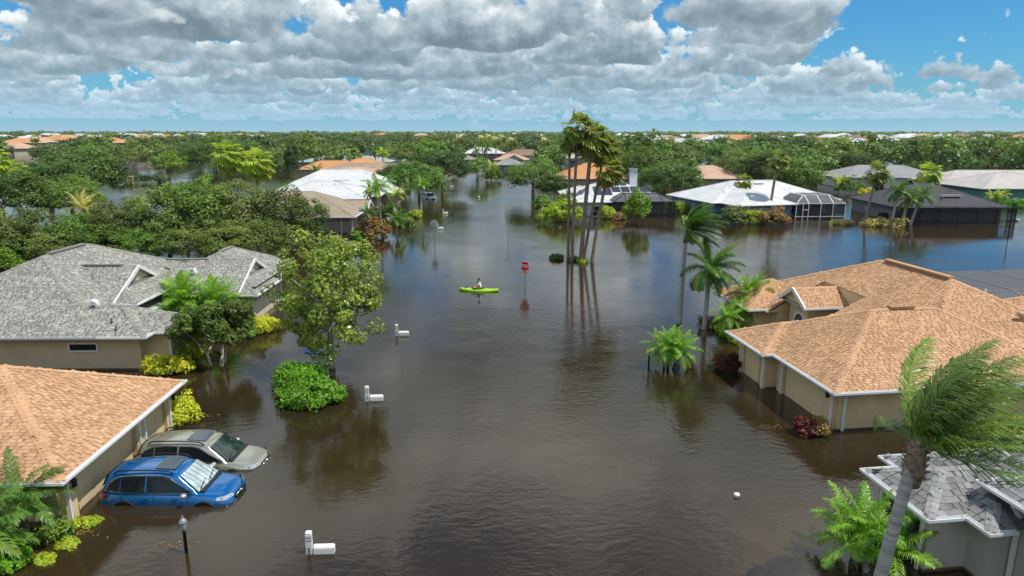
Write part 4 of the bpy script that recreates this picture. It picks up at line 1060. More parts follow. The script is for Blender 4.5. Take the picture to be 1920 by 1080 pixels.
# kayak, paddler, paddle
kayak_m = pmat('kayak_lime', (.33, .62, .02), .3, .06, 2.0, coat=.5)
def hull(root, L_, W_, H_, mat, name='hull'):
    rings = []
    for t in np.linspace(0, 1, 15):
        x = (t - .5) * L_; w = W_ / 2 * max(.02, math.sin(PI * (0.02 + .96 * t))) ** .72; rise = .10 * abs(2 * t - 1) ** 3; k = H_ * (.55 + .45 * math.sin(PI * t))
        sec = [(x, -w * math.cos(a), rise + (k * .55 * math.sin(a) if a < PI else k * .7 * math.sin(a))) for a in np.linspace(0, 2 * PI, 17)]
        rings.append(sec)
    o = loft(rings).obj(name, mat, root, True); return o
kroot = empty('kayak', (-2.55, 51.23, .03), R(180 - 9)); tag(kroot, 'lime green kayak with one paddler crossing the flooded street', 'kayak')
hull(kroot, 3.05, .72, .36, kayak_m)
ck = MB(); pts = [(.05 + .52 * math.cos(t), .25 * math.sin(t), .215) for t in np.linspace(0, 2 * PI, 24, endpoint=False)]; ck.poly(pts); cko = ck.obj('cockpit', black, kroot)
rim = MB(); rim.tube([(.05 + .53 * math.cos(t), .26 * math.sin(t), .225) for t in np.linspace(0, 2 * PI, 25)], .022, 6, cap=False); rim.obj('cockpit_rim', pmat('kayak_rim', (.14, .28, .015), .4), cko, True)
hat = MB(); hat.lathe((1.02, 0, .175), [(.11, 0), (.11, .02), (.02, .03)], 12); hat.obj('hatch', black, kroot)
def skin_body(name, verts, edges, radii, mat, parent, root_i=0, lv=2):
    me = bpy.data.meshes.new(name); me.from_pydata(verts, edges, []); me.materials.append(mat); o = bpy.data.objects.new(name, me); link(o, parent)
    o.modifiers.new('skin', 'SKIN'); 
    if not me.skin_vertices: me.attributes  # created by the modifier
    for i, r in enumerate(radii):
        sv = me.skin_vertices[0].data[i]; sv.radius = (r, r) if not isinstance(r, tuple) else r; sv.use_root = (i == root_i)
    subsurf(o, lv); return o
skin_m = pmat('skin', (.50, .29, .20), .55); shirt = pmat('white_shirt', (.78, .78, .80), .8); hair_m = pmat('dark_hair', (.025, .017, .012), .7); vest = pmat('dark_vest', (.02, .022, .028), .8)
pr = empty('person', (kroot.location.x + .12, kroot.location.y, .16), R(180 - 9)); tag(pr, 'person in a white top and dark vest paddling the lime kayak', 'person')
def body_part(nm, V, E, Rr, m): return skin_body(nm, V, E, Rr, m, pr)
# pelvis, spine, neck, head, arms to the shaft, legs forward in the cockpit
V = [(0, 0, .02), (.02, 0, .22), (.06, 0, .42), (.09, 0, .52), (.11, 0, .60), (.15, 0, .71), (.13, 0, .80),
     (.06, .17, .44), (.16, .27, .26), (.36, .27, .27), (.43, .26, .29), (.06, -.17, .44), (.16, -.27, .24), (.36, -.27, .22), (.43, -.27, .21),
     (.30, .10, .07), (.58, .10, .14), (.30, -.10, .07), (.58, -.10, .14)]
E = [(0, 1), (1, 2), (2, 3), (3, 4), (4, 5), (5, 6), (2, 7), (7, 8), (8, 9), (9, 10), (2, 11), (11, 12), (12, 13), (13, 14), (0, 15), (15, 16), (0, 17), (17, 18)]
Rr = [(.15, .12), (.14, .105), (.16, .11), .055, .055, .092, .07, .065, .048, .038, .032, .065, .048, .038, .032, .08, .055, .08, .055]
body_part('body', V, E, Rr, skin_m)
body_part('shirt', [(0, 0, .05), (.02, 0, .22), (.06, 0, .43), (.06, .18, .44), (.12, .235, .34), (.06, -.18, .44), (.12, -.235, .34)], [(0, 1), (1, 2), (2, 3), (3, 4), (2, 5), (5, 6)], [(.165, .135), (.155, .12), (.165, .12), .075, .07, .075, .07], shirt)
body_part('vest', [(.07, 0, .20), (.11, 0, .33), (.12, 0, .44)], [(0, 1), (1, 2)], [(.13, .085), (.14, .09), (.12, .07)], vest)
body_part('hair', [(.11, 0, .70), (.10, 0, .78), (.14, 0, .835)], [(0, 1), (1, 2)], [.10, .105, .07], hair_m)
pd = empty('paddle', (pr.location.x, pr.location.y, .16), R(180 - 9)); tag(pd, 'double bladed paddle with dark teal blades held by the kayaker', 'paddle')
s_ = MB(); s_.tube([(.45, 1.02, -.10), (.43, -.95, .62)][::-1] if False else [(.44, .98, -.14), (.43, -.90, .30)], .016, 8); s_.obj('shaft', black, pd, True)
teal_m = pmat('paddle_teal', (.01, .07, .07), .35)
for (a, c) in (((.44, .92, -.12), (.46, 1.40, -.24)), ((.43, -.86, .29), (.42, -1.28, .36))):
    bl_ = MB(); A = Vector(a); C = Vector(c); m_ = A.lerp(C, .55)
    for wdt, p0, p1 in ((.07, A, A.lerp(C, .25)), (.115, A.lerp(C, .25), m_), (.125, m_, A.lerp(C, .85)), (.08, A.lerp(C, .85), C)): bl_.bar(p0, p1, wdt * 1.7, .03)
    bl_.obj('blade', teal_m, pd)
# floating things
def floater(name, label, cat, x, y, L_, W_, H_, mat, rz=0.0, seat=True):
    r = empty(name, (x, y, .02), rz); tag(r, label, cat); hull(r, L_, W_, H_, mat)
    if seat:
        s2 = MB(); s2.box((-.25, 0, H_ * .75), (.1, W_ * .55, .22)); s2.box((-.02, 0, H_ * .62), (.42, W_ * .5, .06)); s2.obj('seat', mat, r)
    return r
turq = pmat('turquoise_plastic', (.01, .38, .32), .35); blue_p = pmat('blue_plastic', (.01, .13, .62), .35)
floater('kayak', 'turquoise kayak adrift behind the airy street tree', 'kayak', -16.58, 69.11, 1.9, .75, .4, turq, R(4))
floater('paddle_board', 'blue board floating under the airy street tree', 'board', -10.98, 36.21, 1.25, .5, .10, blue_p, R(-12), False)
def buoy(label, x, y, r, mat):
    o = empty('float_drum', (x, y, 0), .4); tag(o, label, 'float'); m = MB(); m.lathe((0, 0, -.04), [(r * .5, 0), (r, .03), (r, r * 1.2), (r * .9, r * 1.5), (r * .1, r * 1.55)], 14); m.obj('drum', mat, o, True)
    b = MB(); b.lathe((0, 0, r * .55), [(r * 1.02, 0), (r * 1.05, .015), (r * 1.02, .03)], 14); b.obj('band', pmat('band_cream', (.55, .52, .42), .6) if 'band_cream' not in MATS else MATS['band_cream'], o, True)
buoy('small white drum floating alone in the lower right water', 7.57, 20.85, .10, plastic_white)
buoy('white drum floating mid street near the large dark tree', -6.11, 126.61, .22, plastic_white)
buoy('white drum floating by the corner of the charcoal roofed house', 69.07, 92.93, .22, plastic_white)
for lab, x, y, n, sd in (('brown leaf raft floating between the cream pilaster and the lone lamp', -13.18, 18.69, 30, 3), ('drift of brown leaves near the foot of the lone lamp', -10.00, 18.08, 26, 4), ('red leaf drift left of the round yellow croton reflection', -13.15, 27.64, 20, 5), ('brown leaf raft at the foot of the tan house garage', 10.67, 26.43, 18, 6)):
    rng = np.random.default_rng(sd); P = np.stack([rng.normal(0, .28, n), rng.normal(0, .14, n), np.full(n, .012) + rng.uniform(0, .01, n)], 1); N = unit(np.array([0, 0, 1.0]) + rng.normal(size=(n, 3)) * .15)
    Vv, Ff = leaf_quads(P, N, .10, .5, rng); o = bpy.data.objects.new('leaf_drift', np_mesh('leaf_drift', Vv, Ff, L_rust, rng.uniform(0, 1, n))); link(o); o.location = (x, y, 0); tag(o, lab, 'leaves', kind='stuff')


# ------------------------------------------------------------------ houses farther off
def roof_mat(name, c, dark=.8, spec=.3):
    m = bpy.data.materials.new(name); m.use_nodes = True; q = NT(m.node_tree); b = m.node_tree.nodes['Principled BSDF']
    tc = q.n('ShaderNodeTexCoord').outputs['Object']; z = q.n('ShaderNodeSeparateXYZ', inp={0: tc}).outputs[2]
    st = q.m('FRACT', q.m('MULTIPLY', z, 7.5)); ln = q.mr(st, 0, .22, dark, 1.0)
    n = q.mr(q.noise(tc, .45, 4, .6), .3, .7, .84, 1.08); n2 = q.mr(q.noise(tc, 6.0, 2), .3, .7, .93, 1.07)
    k = q.m('MULTIPLY', q.m('MULTIPLY', ln, n), n2)
    m.node_tree.links.new(q.mix(1.0, (*c, 1), q.n('ShaderNodeCombineXYZ', inp={0: k, 1: k, 2: k}).outputs[0], 'MULTIPLY'), b.inputs['Base Color'])
    b.inputs['Roughness'].default_value = .8; b.inputs['Specular IOR Level'].default_value = spec; return m
r_white = roof_mat('roof_white', (.60, .605, .61), .90); r_pale = roof_mat('roof_pale_grey', (.50, .51, .51), .88); r_tan = roof_mat('roof_tan', (.33, .265, .195)); r_orange = roof_mat('roof_orange', (.56, .27, .115), .82)
r_peach = roof_mat('roof_peach', (.54, .35, .235)); r_char = roof_mat('roof_charcoal', (.062, .063, .070), .7); r_green = roof_mat('roof_grey_green', (.34, .385, .37)); r_brown = roof_mat('roof_brown', (.27, .165, .12)); r_lt = roof_mat('roof_light_tile', (.47, .44, .41), .86); r_grey = roof_mat('roof_mid_grey', (.28, .28, .28))
w_blue = pmat('wall_blue_grey', (.145, .225, .33), .85, .05, .6); w_pale = pmat('wall_pale_blue', (.52, .60, .64), .85, .05, .6); w_taupe = pmat('wall_taupe', (.31, .27, .24), .85, .05, .6); w_teal = pmat('wall_teal', (.10, .26, .27), .85, .05, .6); w_white = pmat('wall_white', (.66, .67, .68), .85, .04, .6); w_cream = pmat('wall_cream', (.52, .46, .36), .85, .05, .6); w_grey = pmat('wall_grey', (.20, .22, .25), .85, .05, .6); w_sand = pmat('wall_sand', (.42, .33, .24), .85, .05, .6)
panel_m = pmat('solar_black', (.030, .032, .038), .35); skyl = glass_mat('skylight', (.20, .24, .24), .1)

def cage(label, x, y, rz, w, d, h, frame, roofz=1.1, nx=4, door=None, inset=1.5, scr=None, top=None):
    """screened pool enclosure: posts, rails, a hipped frame roof and mesh panels"""
    root = empty('pool_screen', (x, y, 0), R(rz)); tag(root, label, 'pool screen')
    scr = scr or screen_dark; top = top or screen_top; t = .09 if frame is not galv else .05
    def bar(nm, p, q): m = MB(); m.bar(p, q, t); m.obj(nm, frame, root)
    xs = np.linspace(0, w, nx + 1)
    for xx in xs: bar('post', (xx, 0, -.6), (xx, 0, h))
    for yy in (d / 2, d): bar('post', (0, yy, -.6), (0, yy, h)); bar('post', (w, yy, -.6), (w, yy, h))
    for z in (.35, h): bar('rail', (0, 0, z), (w, 0, z)); bar('rail', (0, 0, z), (0, d, z)); bar('rail', (w, 0, z), (w, d, z))
    zt = h + roofz
    for xx in xs: bar('rafter', (xx, 0, h), (min(max(xx, inset), w - inset), inset, zt))
    bar('rafter', (0, d, h), (inset, d, zt)); bar('rafter', (w, d, h), (w - inset, d, zt))
    bar('rail', (inset, inset, zt), (w - inset, inset, zt)); bar('rail', (inset, inset, zt), (inset, d, zt)); bar('rail', (w - inset, inset, zt), (w - inset, d, zt))
    for xx in xs[1:-1]:
        if inset < xx < w - inset: bar('rafter', (xx, inset, zt), (xx, d, zt))
    if door is not None:
        bar('post', (door, -.01, -.6), (door, -.01, h)); bar('rail', (door, -.01, 1.3), (xs[1] if door < xs[1] else door - .9, -.01, 1.3))
    for a, b in zip(xs, xs[1:]):
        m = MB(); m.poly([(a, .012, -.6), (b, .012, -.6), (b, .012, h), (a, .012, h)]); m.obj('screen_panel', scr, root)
        a2, b2 = min(max(a, inset), w - inset), min(max(b, inset), w - inset)
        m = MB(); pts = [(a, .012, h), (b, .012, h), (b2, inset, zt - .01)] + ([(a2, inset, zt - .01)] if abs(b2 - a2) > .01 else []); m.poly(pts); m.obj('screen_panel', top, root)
    for xx, nx_, sg in ((0, inset, 1), (w, w - inset, -1)):
        m = MB(); m.poly([(xx, 0, -.6), (xx, d, -.6), (xx, d, h), (xx, 0, h)]); m.obj('screen_panel', scr, root)
        m = MB(); m.poly([(xx, 0, h), (xx, d, h), (nx_, d, zt - .01), (nx_, inset, zt - .01)]); m.obj('screen_panel', top, root)
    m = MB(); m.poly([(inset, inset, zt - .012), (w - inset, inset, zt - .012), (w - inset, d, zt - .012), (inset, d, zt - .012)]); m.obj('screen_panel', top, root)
    return root
def wins(root, spec):
    for s in spec: window(root, *s[:6], **(s[6] if len(s) > 6 else {}))

def mid_houses():
    O = .55
    # left bank, near to far
    B = [block(-9, 0, 0, 5.4, 2.1, .45), block(-17, -1.2, 3, 14, 2.1, .42), block(-6, .2, 8.3, 12.6, 2.1, .45, gable='R')]
    h, rf = house('house', 'taupe house with brown hipped roof and white downspout behind the left trees', (-18.63, 80.6), 2, B, r_tan, w_taupe, wet_h=.2)
    downspout(h, -1.7, .52, 2.1); downspout(h, -.4, .6, 2.1); panel_door(h, 'R', 1.3, 4.6, -.6, 1.5, -.60, w_taupe, 4, 3); fw = MB(); fw.box((-7.6, -1.0, .45), (3.4, .18, .9)); fw.obj('low_wall', w_taupe, h)
    B = [block(-15, 0, 0, 11, 2.1, .42), block(-18, 3.7, 10.5, 25, 2.1, .47), block(-12, 1.2, 4.5, 11, 2.1, .42)]
    h, rf = house('house', 'large white roofed house with sand walls behind the taupe house', (-21.76, 102.8), 2, B, r_white, w_sand)
    wins(h, [('F', -2.8, 1.0, 1.2, 1.3, .6)]); roof_pipe(rf, B, -7.5, 4.2, .4, .07); roof_pipe(rf, B, -5.5, 4.4, .4, .07); ridge_vent(rf, (-6, 5.5, 4.4), (-3.5, 5.5, 4.4), r_pale)
    B = [block(-15, 0, 0, 10, 2.2, .40), block(-8, 2.2, 6, 13, 2.2, .42)]
    h, rf = house('house', 'house with a peach roof showing behind the large white roof', (-27.0, 150), 0, B, r_peach, w_cream); wins(h, [('F', -6, .8, 1.4, 1.2, .6)])
    B = [block(-10, 14, 9, 20, 2.2, .35)]
    h, rf = house('house', 'house with a grey brown roof behind the peach roof', (-38, 160), 0, B, r_tan, w_cream); wins(h, [('F', -2, .8, 1.4, 1.2, 9.6)])
    B = [block(-16, 2, 0, 11, 2.2, .38), block(-7, 8, 3, 15, 2.3, .42)]
    h, rf = house('house', 'house with a bright orange roof on the left beyond the white roofs', (-41, 182), 2, B, r_orange, w_sand); wins(h, [('F', -3, .8, 1.4, 1.2, .6), ('F', -6.5, .8, 1.4, 1.2, .6)])
    B = [block(0, 30, 0, 12, 2.2, .30)]
    h, rf = house('house', 'long house with a pale green grey roof behind the bright orange roof', (-70, 226), 0, B, r_green, w_white); wins(h, [('F', 4, .9, 1.6, 1.2, .6), ('F', 9, .9, 1.6, 1.2, .6)])
    B = [block(0, 16, 0, 11, 2.3, .5)]
    h, rf = house('house', 'house with a dark slate roof left of the street beyond the pale green roof', (-60, 282), 0, B, r_char, w_white); wins(h, [('F', 4, .9, 1.6, 1.2, .6)])
    B = [block(0, 13, 0, 9, 2.3, .45)]
    h, rf = house('house', 'house with a small orange roof among palms beyond the dark slate roof', (-56, 315), 0, B, r_orange, w_white); wins(h, [('F', 4, .9, 1.6, 1.2, .6)])
    # at the end of the street
    B = [block(-13, 0, 0, 10, 2.4, .4), block(-4, 3, -3, 6, 2.4, .4)]
    h, rf = house('house', 'tan roofed house with a white porch column at the end of the street', (-15.5, 244), 0, B, r_tan, w_grey)
    cl = MB(); cl.box((.9, -2.2, .9), (.5, .5, 3.2)); cl.obj('porch_column', white, h); wins(h, [('F', -9, .9, 1.5, 1.3, .6)])
    B = [block(0, 19, 0, 12, 2.6, .42)]
    h, rf = house('house', 'white metal roofed house behind the end of the street', (-22, 300), 0, B, r_white, w_grey); wins(h, [('F', 5, 1.0, 1.8, 1.3, .6), ('F', 11, 1.0, 1.8, 1.3, .6)])
    B = [block(0, 12, 0, 9, 2.4, .42), block(4, 11, -3.5, 6, 2.4, .5, gable='F')]
    h, rf = house('house', 'house with a tan gabled roof right of the end of the street', (-6.5, 240), -4, B, r_peach, w_cream); wins(h, [('F', 7.5, .9, 1.6, 1.3, -3.0)])
    B = [block(0, 9, 0, 12, 2.3, .40)]
    h, rf = house('house', 'house with a plain grey roof slope right of the small street tree', (-6.0, 205), -3, B, r_grey, w_grey); wins(h, [('F', 4.5, .9, 1.6, 1.2, .6)])
    B = [block(0, 18, 0, 11, 2.4, .40)]
    h, rf = house('house', 'house with a long brown roof behind the tan gabled roof', (-4, 285), 0, B, r_brown, w_cream); wins(h, [('F', 6, .9, 1.6, 1.2, .6)])
    B = [block(0, 14, 0, 10, 2.4, .45)]
    h, rf = house('house', 'pale grey house partly hidden behind the five tall palms', (18, 250), 0, B, r_lt, w_white); wins(h, [('F', 4, 1.0, 1.6, 1.3, .6), ('F', 9, 1.0, 1.6, 1.3, .6)])
    # right bank
    B = [block(0, 16, 0, 13, 2.2, .46)]
    h, rf = house('house', 'orange roofed house behind the trunks of the five tall palms', (9.5, 146), 0, B, r_orange, w_sand); wins(h, [('F', 3, .9, 1.5, 1.3, .6), ('F', 9, .9, 1.5, 1.3, .6)])
    B = [block(0, 5.4, 0, 8, 2.1, .36), block(0, 14.5, 2.6, 17.5, 2.1, .36), block(-.5, 6, 9, 18.5, 2.1, .36)]
    h, rf = house('house', 'white roofed pale blue house with black solar panels and a chimney', (8.86, 98.0), 1.7, B, r_white, w_pale, wet_h=.08)
    wins(h, [('F', 3.45, .75, 1.3, 1.5, .55, dict(fw=.12)), ('F', 7.5, .9, 1.6, 1.3, 3.2), ('F', 11.2, .9, 1.6, 1.3, 3.2)])
    k = math.sqrt(1 + .36 ** 2)
    for i in range(6):
        m = MB(); x0 = 3.6 + i * 1.42; y0, y1 = 5.2 if i > 1 else 4.2, 7.0
        m.poly([(x0, y0, 2.16 + .36 * (y0 - 2.6)), (x0 + 1.28, y0, 2.16 + .36 * (y0 - 2.6)), (x0 + 1.28, y1, 2.16 + .36 * (y1 - 2.6)), (x0, y1, 2.16 + .36 * (y1 - 2.6))]); m.obj('solar_panel', panel_m, rf)
    for i in range(3):
        m = MB(); x0 = 5.9 + i * 1.05; m.poly([(x0, 7.4, 2.16 + .36 * 4.8), (x0 + .95, 7.4, 2.16 + .36 * 4.8), (x0 + .95, 8.9, 2.16 + .36 * 6.3), (x0, 8.9, 2.16 + .36 * 6.3)]); m.obj('solar_panel', panel_m, rf)
    for i in range(2): m = MB(); m.bar((.9 + i * .7, 5.2, 2.55 + .36 * i * .7), (2.2 + i * .7, 9.2, 3.05 + .36 * i * .7), .45, .12); m.obj('skylight', panel_m, rf)
    ch = MB(); ch.box((11.0, 12.6, 4.4), (1.1, .9, 3.2)); ch.obj('chimney', w_pale, rf); c2 = MB(); c2.box((11.0, 12.6, 6.06), (1.4, 1.2, .16)); c2.box((11.0, 12.6, 5.62), (1.22, 1.02, .12)); c2.obj('chimney_cap', galv, rf)
    cage('dark framed pool screen against the solar panelled white roof house', 8.86 + 5.6, 97.6, 1.7, 8.9, 4.2, 2.15, dark_metal, 1.0, 5, inset=2.0)
    B = [block(0, 9.6, 0, 12, 2.1, .36), block(-1.4, 20, 4.2, 18.2, 2.1, .36)]
    h, rf = house('house', 'white roofed house with blue grey walls and a white pool screen', (30.62, 93.0), 14, B, r_white, w_blue, wet_h=.1)
    wins(h, [('F', 3.6, .9, 3.2, 1.2, .6), ('L', 7.5, .9, .8, 1.3, -.8), ('L', 10.5, 1.1, .6, .6, -.8), ('L', 13.5, .9, .8, 1.3, -.8), ('L', 2.2, 1.0, .7, 1.0, .6), ('F', 12.5, .8, 1.6, 1.2, 4.8), ('F', 16.5, .8, 1.6, 1.2, 4.8)])
    m = MB(); m.box((6.4, 6.6, 3.30), (1.0, .9, .2)); m.obj('skylight', skyl, rf); m = MB(); m.box((9.6, 9.9, 4.25), (1.6, .5, .16)); m.obj('roof_hatch', r_pale, rf)
    roof_pipe(rf, B, 2.4, 7.5, .5, .08); roof_pipe(rf, B, 4.4, 9.3, .5, .08); roof_pipe(rf, B, 5.6, 6.4, .5, .08)
    cage('white framed pool screen at the corner of the blue grey house', 30.62 + 9.0, 93.0 + 2.2, 3, 7.0, 5.6, 2.15, white, 1.05, 4, .95, 1.6)
    B = [block(-15.2, 0, 0, 13.4, 2.1, .40), block(-9.5, .2, -.3, 10, 2.1, .40)]
    h, rf = house('house', 'low house with a charcoal shingle roof and dark screened porch', (66.4, 91.8), -1.5, B, r_char, w_grey, trim=dark_metal, wet_h=.15)
    wins(h, [('F', -2.6, .8, 1.7, 1.4, .36), ('F', -6, .6, 1.6, 2.0, .36, dict(framem=dark_metal)), ('L', 8, 1.0, .5, .5, -14.6)])
    m = MB(); m.box((-6.2, 2.2, 3.35), (2.6, .5, .25)); m.obj('skylight', r_lt, rf)
    ac = MB(); ac.box((-15.2, 2.0, .45), (.9, .9, 1.1)); ac.obj('air_conditioner', dark_metal, h)
    cage('dark screened porch along the front of the charcoal roofed house', 51.8, 90.6, -1.5, 14.9, 1.6, 2.05, dark_metal, .02, 6, inset=.3)
    B = [block(0, 27, 0, 12, 2.3, .34), block(-2.5, 15, -15, -.5, 2.3, .33), block(5, 12, -4, 5, 2.5, .33)]
    h, rf = house('house', 'teal house with a light tiled roof and white arched entry at right', (83.8, 134), 0, B, r_lt, w_teal)
    wins(h, [('F', 2.6, .9, 2.4, 1.5, .6, dict(arch=True)), ('F', 8, 1.0, 2.6, 2.2, -3.4, dict(arch=True)), ('F', 6.5, .9, 1.6, 1.7, -14.4, dict(arch=True))])
    B = [block(0, 23, 0, 13, 2.3, .36), block(5.2, 10.6, -2.2, 6, 2.6, .5, gable='F')]
    h, rf = house('house', 'white house with grey roof and tall dark arched door behind charcoal roof', (70.5, 148.7), -2, B, r_grey, w_white)
    wins(h, [('F', 7.9, .9, 2.0, 2.4, -1.6, dict(arch=True)), ('F', 15, 1.0, 1.8, 1.3, .6)])
    B = [block(0, 15, 0, 12, 2.2, .42)]
    h, rf = house('house', 'peach roofed house behind the trees left of the blue grey house', (35.5, 146), 0, B, r_peach, w_sand); wins(h, [('F', 11.5, .9, 1.5, 1.2, .6), ('F', 4, .9, 1.5, 1.2, .6)])
    # pool screen behind the tan house on the right bank
    cage('charcoal pool screen behind the large tan shingled house', 24.0, 36.8, 7.5, 16, 8.0, 2.0, galv, .7, 5, inset=2.2)
    g = empty('garden_wall', (-126.75, 235.04, 0)); tag(g, 'pale garden wall with pillars on the far side of the left water', 'wall')
    w_ = MB(); w_.box((0, 0, .6), (17, .3, 1.6)); w_.obj('wall_panel', w_cream, g)
    for xx in (-8.4, -2.5, 3.5, 8.4): p_ = MB(); p_.box((xx, 0, .8), (.8, .7, 2.2)); p_.box((xx, 0, 1.98), (1.0, .9, .16)); p_.obj('pillar', w_cream, g)
    g = empty('brick_pillar', (-88.67, 160.58, 0)); tag(g, 'stand alone brick gate pillar between water hedges on the left', 'pillar')
    p_ = MB(); p_.box((0, 0, .5), (.8, .8, 2.3)); p_.obj('shaft', pmat('brick_tan', (.40, .23, .13), .85, .2, 6), g); p_ = MB(); p_.box((0, 0, 1.72), (1.0, 1.0, .14)); p_.obj('cap', w_cream, g)
    # white car half hidden under the dark street trees
    car('white car half hidden under the palms by the dark street trees', (-15.34, 125.58, -.55), R(-60), pmat('paint_white', (.75, .76, .77), .25, coat=1), glass_car, glass_car)['group'] = 'car under the dark street trees'

# houses strewn through the woods up to the horizon: one of each colour, then copies
def far_houses():
    protos = {}
    for nm, rm, wm in (('white', r_white, w_white), ('peach', r_peach, w_cream), ('grey', r_pale, w_white), ('brown', r_brown, w_cream), ('orange', r_orange, w_sand)):
        m = MB(); bl = [block(-8, 8, -5, 6, 2.8, .42), block(-7, 0, -8, 0, 2.8, .42)]
        w_ = MB()
        for b in bl:
            for sd_, poly in slopes(b).items(): m.poly(poly)
            w_.box(((b['x0'] + b['x1']) / 2, (b['y0'] + b['y1']) / 2, .9), (b['x1'] - b['x0'] - 1.2 + .01 * b['y0'], b['y1'] - b['y0'] - 1.2, 3.76))
            for (p, q) in (((b['x0'], b['y0']), (b['x1'], b['y0'])), ((b['x0'], b['y0']), (b['x0'], b['y1'])), ((b['x1'], b['y0']), (b['x1'], b['y1']))): w_.bar((*p, 2.72 + .004 * b['y1']), (*q, 2.72 + .004 * b['y1']), .12, .2, 1)
        for xx in (-5, -2.2, 3, 6): w_.box((xx, -7.36 if xx < 0 else -4.36, 1.3), (1.5, .1, 1.3), 2)
        r = empty('house', (0, 0, 0)); m.obj('roof', rm, r); w_.obj('wall', [wm, white, glass_dark], r); protos[nm] = [r, False]
    L_ = [(-531.67, 732.26, 'white'), (-368.55, 536.26, 'white'), (-248.93, 348.77, 'peach'), (-296.47, 422.78, 'orange'), (-312.38, 459.25, 'peach'), (-669.49, 1007.89, 'white'), (-554.06, 848.31, 'grey'), (-326.28, 502.57, 'orange'), (-330.45, 518.87, 'peach'), (-723.80, 1152.27, 'peach'), (-554.06, 895.60, 'grey'), (-615.62, 1007.89, 'peach'), (-485.11, 805.76, 'grey'), (-399.13, 671.01, 'white'),
          (-261.30, 446.42, 'peach'), (-243.66, 422.78, 'orange'), (-640.25, 1152.27, 'grey'), (-489.08, 895.60, 'grey'), (-432.17, 805.76, 'white'), (-387.28, 732.26, 'peach'), (-347.83, 671.01, 'peach'), (-480.91, 948.44, 'grey'), (-444.62, 895.60, 'orange'), (-480.96, 1007.89, 'white'), (-457.87, 1007.89, 'grey'), (-398.10, 895.60, 'white'), (-419.39, 1007.89, 'peach'), (-344.75, 895.60, 'peach'), (-293.04, 805.76, 'grey'), (-316.70, 895.60, 'white'), (-323.20, 1344.77, 'white'), (-228.66, 1152.27, 'peach'), (-197.00, 1075.27, 'orange'), (-130.82, 1007.89, 'peach'), (-79.67, 948.44, 'peach'), (-70.80, 1007.89, 'white'),
          (38.48, 1007.89, 'grey'), (0.00, 1152.27, 'white'), (157.75, 1007.89, 'white'), (157.33, 895.60, 'grey'), (172.37, 895.60, 'white'), (178.21, 848.31, 'white'), (162.30, 732.26, 'peach'), (143.01, 619.18, 'brown'), (222.31, 895.60, 'white'), (247.70, 948.44, 'peach'), (183.66, 671.01, 'peach'), (233.94, 805.76, 'white'), (148.13, 502.57, 'white'), (170.68, 554.84, 'white'), (159.68, 502.57, 'orange'), (204.58, 619.18, 'orange'), (304.39, 895.60, 'grey'), (288.46, 767.26, 'brown'), (213.13, 554.84, 'white'), (186.86, 472.84, 'white'), (369.37, 895.60, 'white'), (313.41, 732.26, 'brown'),
          (223.16, 502.57, 'brown'), (364.45, 805.76, 'white'), (296.48, 644.06, 'white'), (424.10, 895.60, 'white'), (231.76, 472.84, 'white'), (308.76, 619.18, 'brown'), (293.74, 574.76, 'brown'), (404.55, 767.26, 'grey'), (226.81, 422.78, 'grey'), (374.50, 671.01, 'white'), (459.26, 805.76, 'white'), (430.94, 732.26, 'peach'), (474.91, 767.26, 'white'), (517.12, 805.76, 'brown'), (325.35, 487.25, 'white'), (521.81, 767.26, 'white'), (462.74, 671.01, 'peach'), (334.61, 472.84, 'brown'), (484.80, 671.01, 'orange'), (587.92, 805.76, 'brown'), (106.71, 446.42, 'grey'), (123.12, 472.84, 'white'), (103.89, 502.57, 'grey')]
    rng = random.Random(77)
    for X, Y, c in L_:
        r, used = protos[c]
        o = r if not used else copy_tree(r)
        protos[c][1] = True
        o.location = (X, Y, 1.8 if Y > 350 else .6); o.rotation_euler = (0, 0, rng.uniform(-.6, .6)); sc = rng.uniform(1.0, 1.35) * (1.2 if Y > 500 else 1.05); o.scale = (sc, sc, sc * .95)
        tag(o, f"{ {'grey': 'pale grey'}.get(c, c) } roofed house {'among the nearer trees' if Y < 550 else 'close to the horizon'} {'left of the street' if X < -.305 * Y else 'beyond the end of the street' if X < .046 * Y else 'right of the street'}", 'house', 'small houses far off near the horizon')
mid_houses(); far_houses()


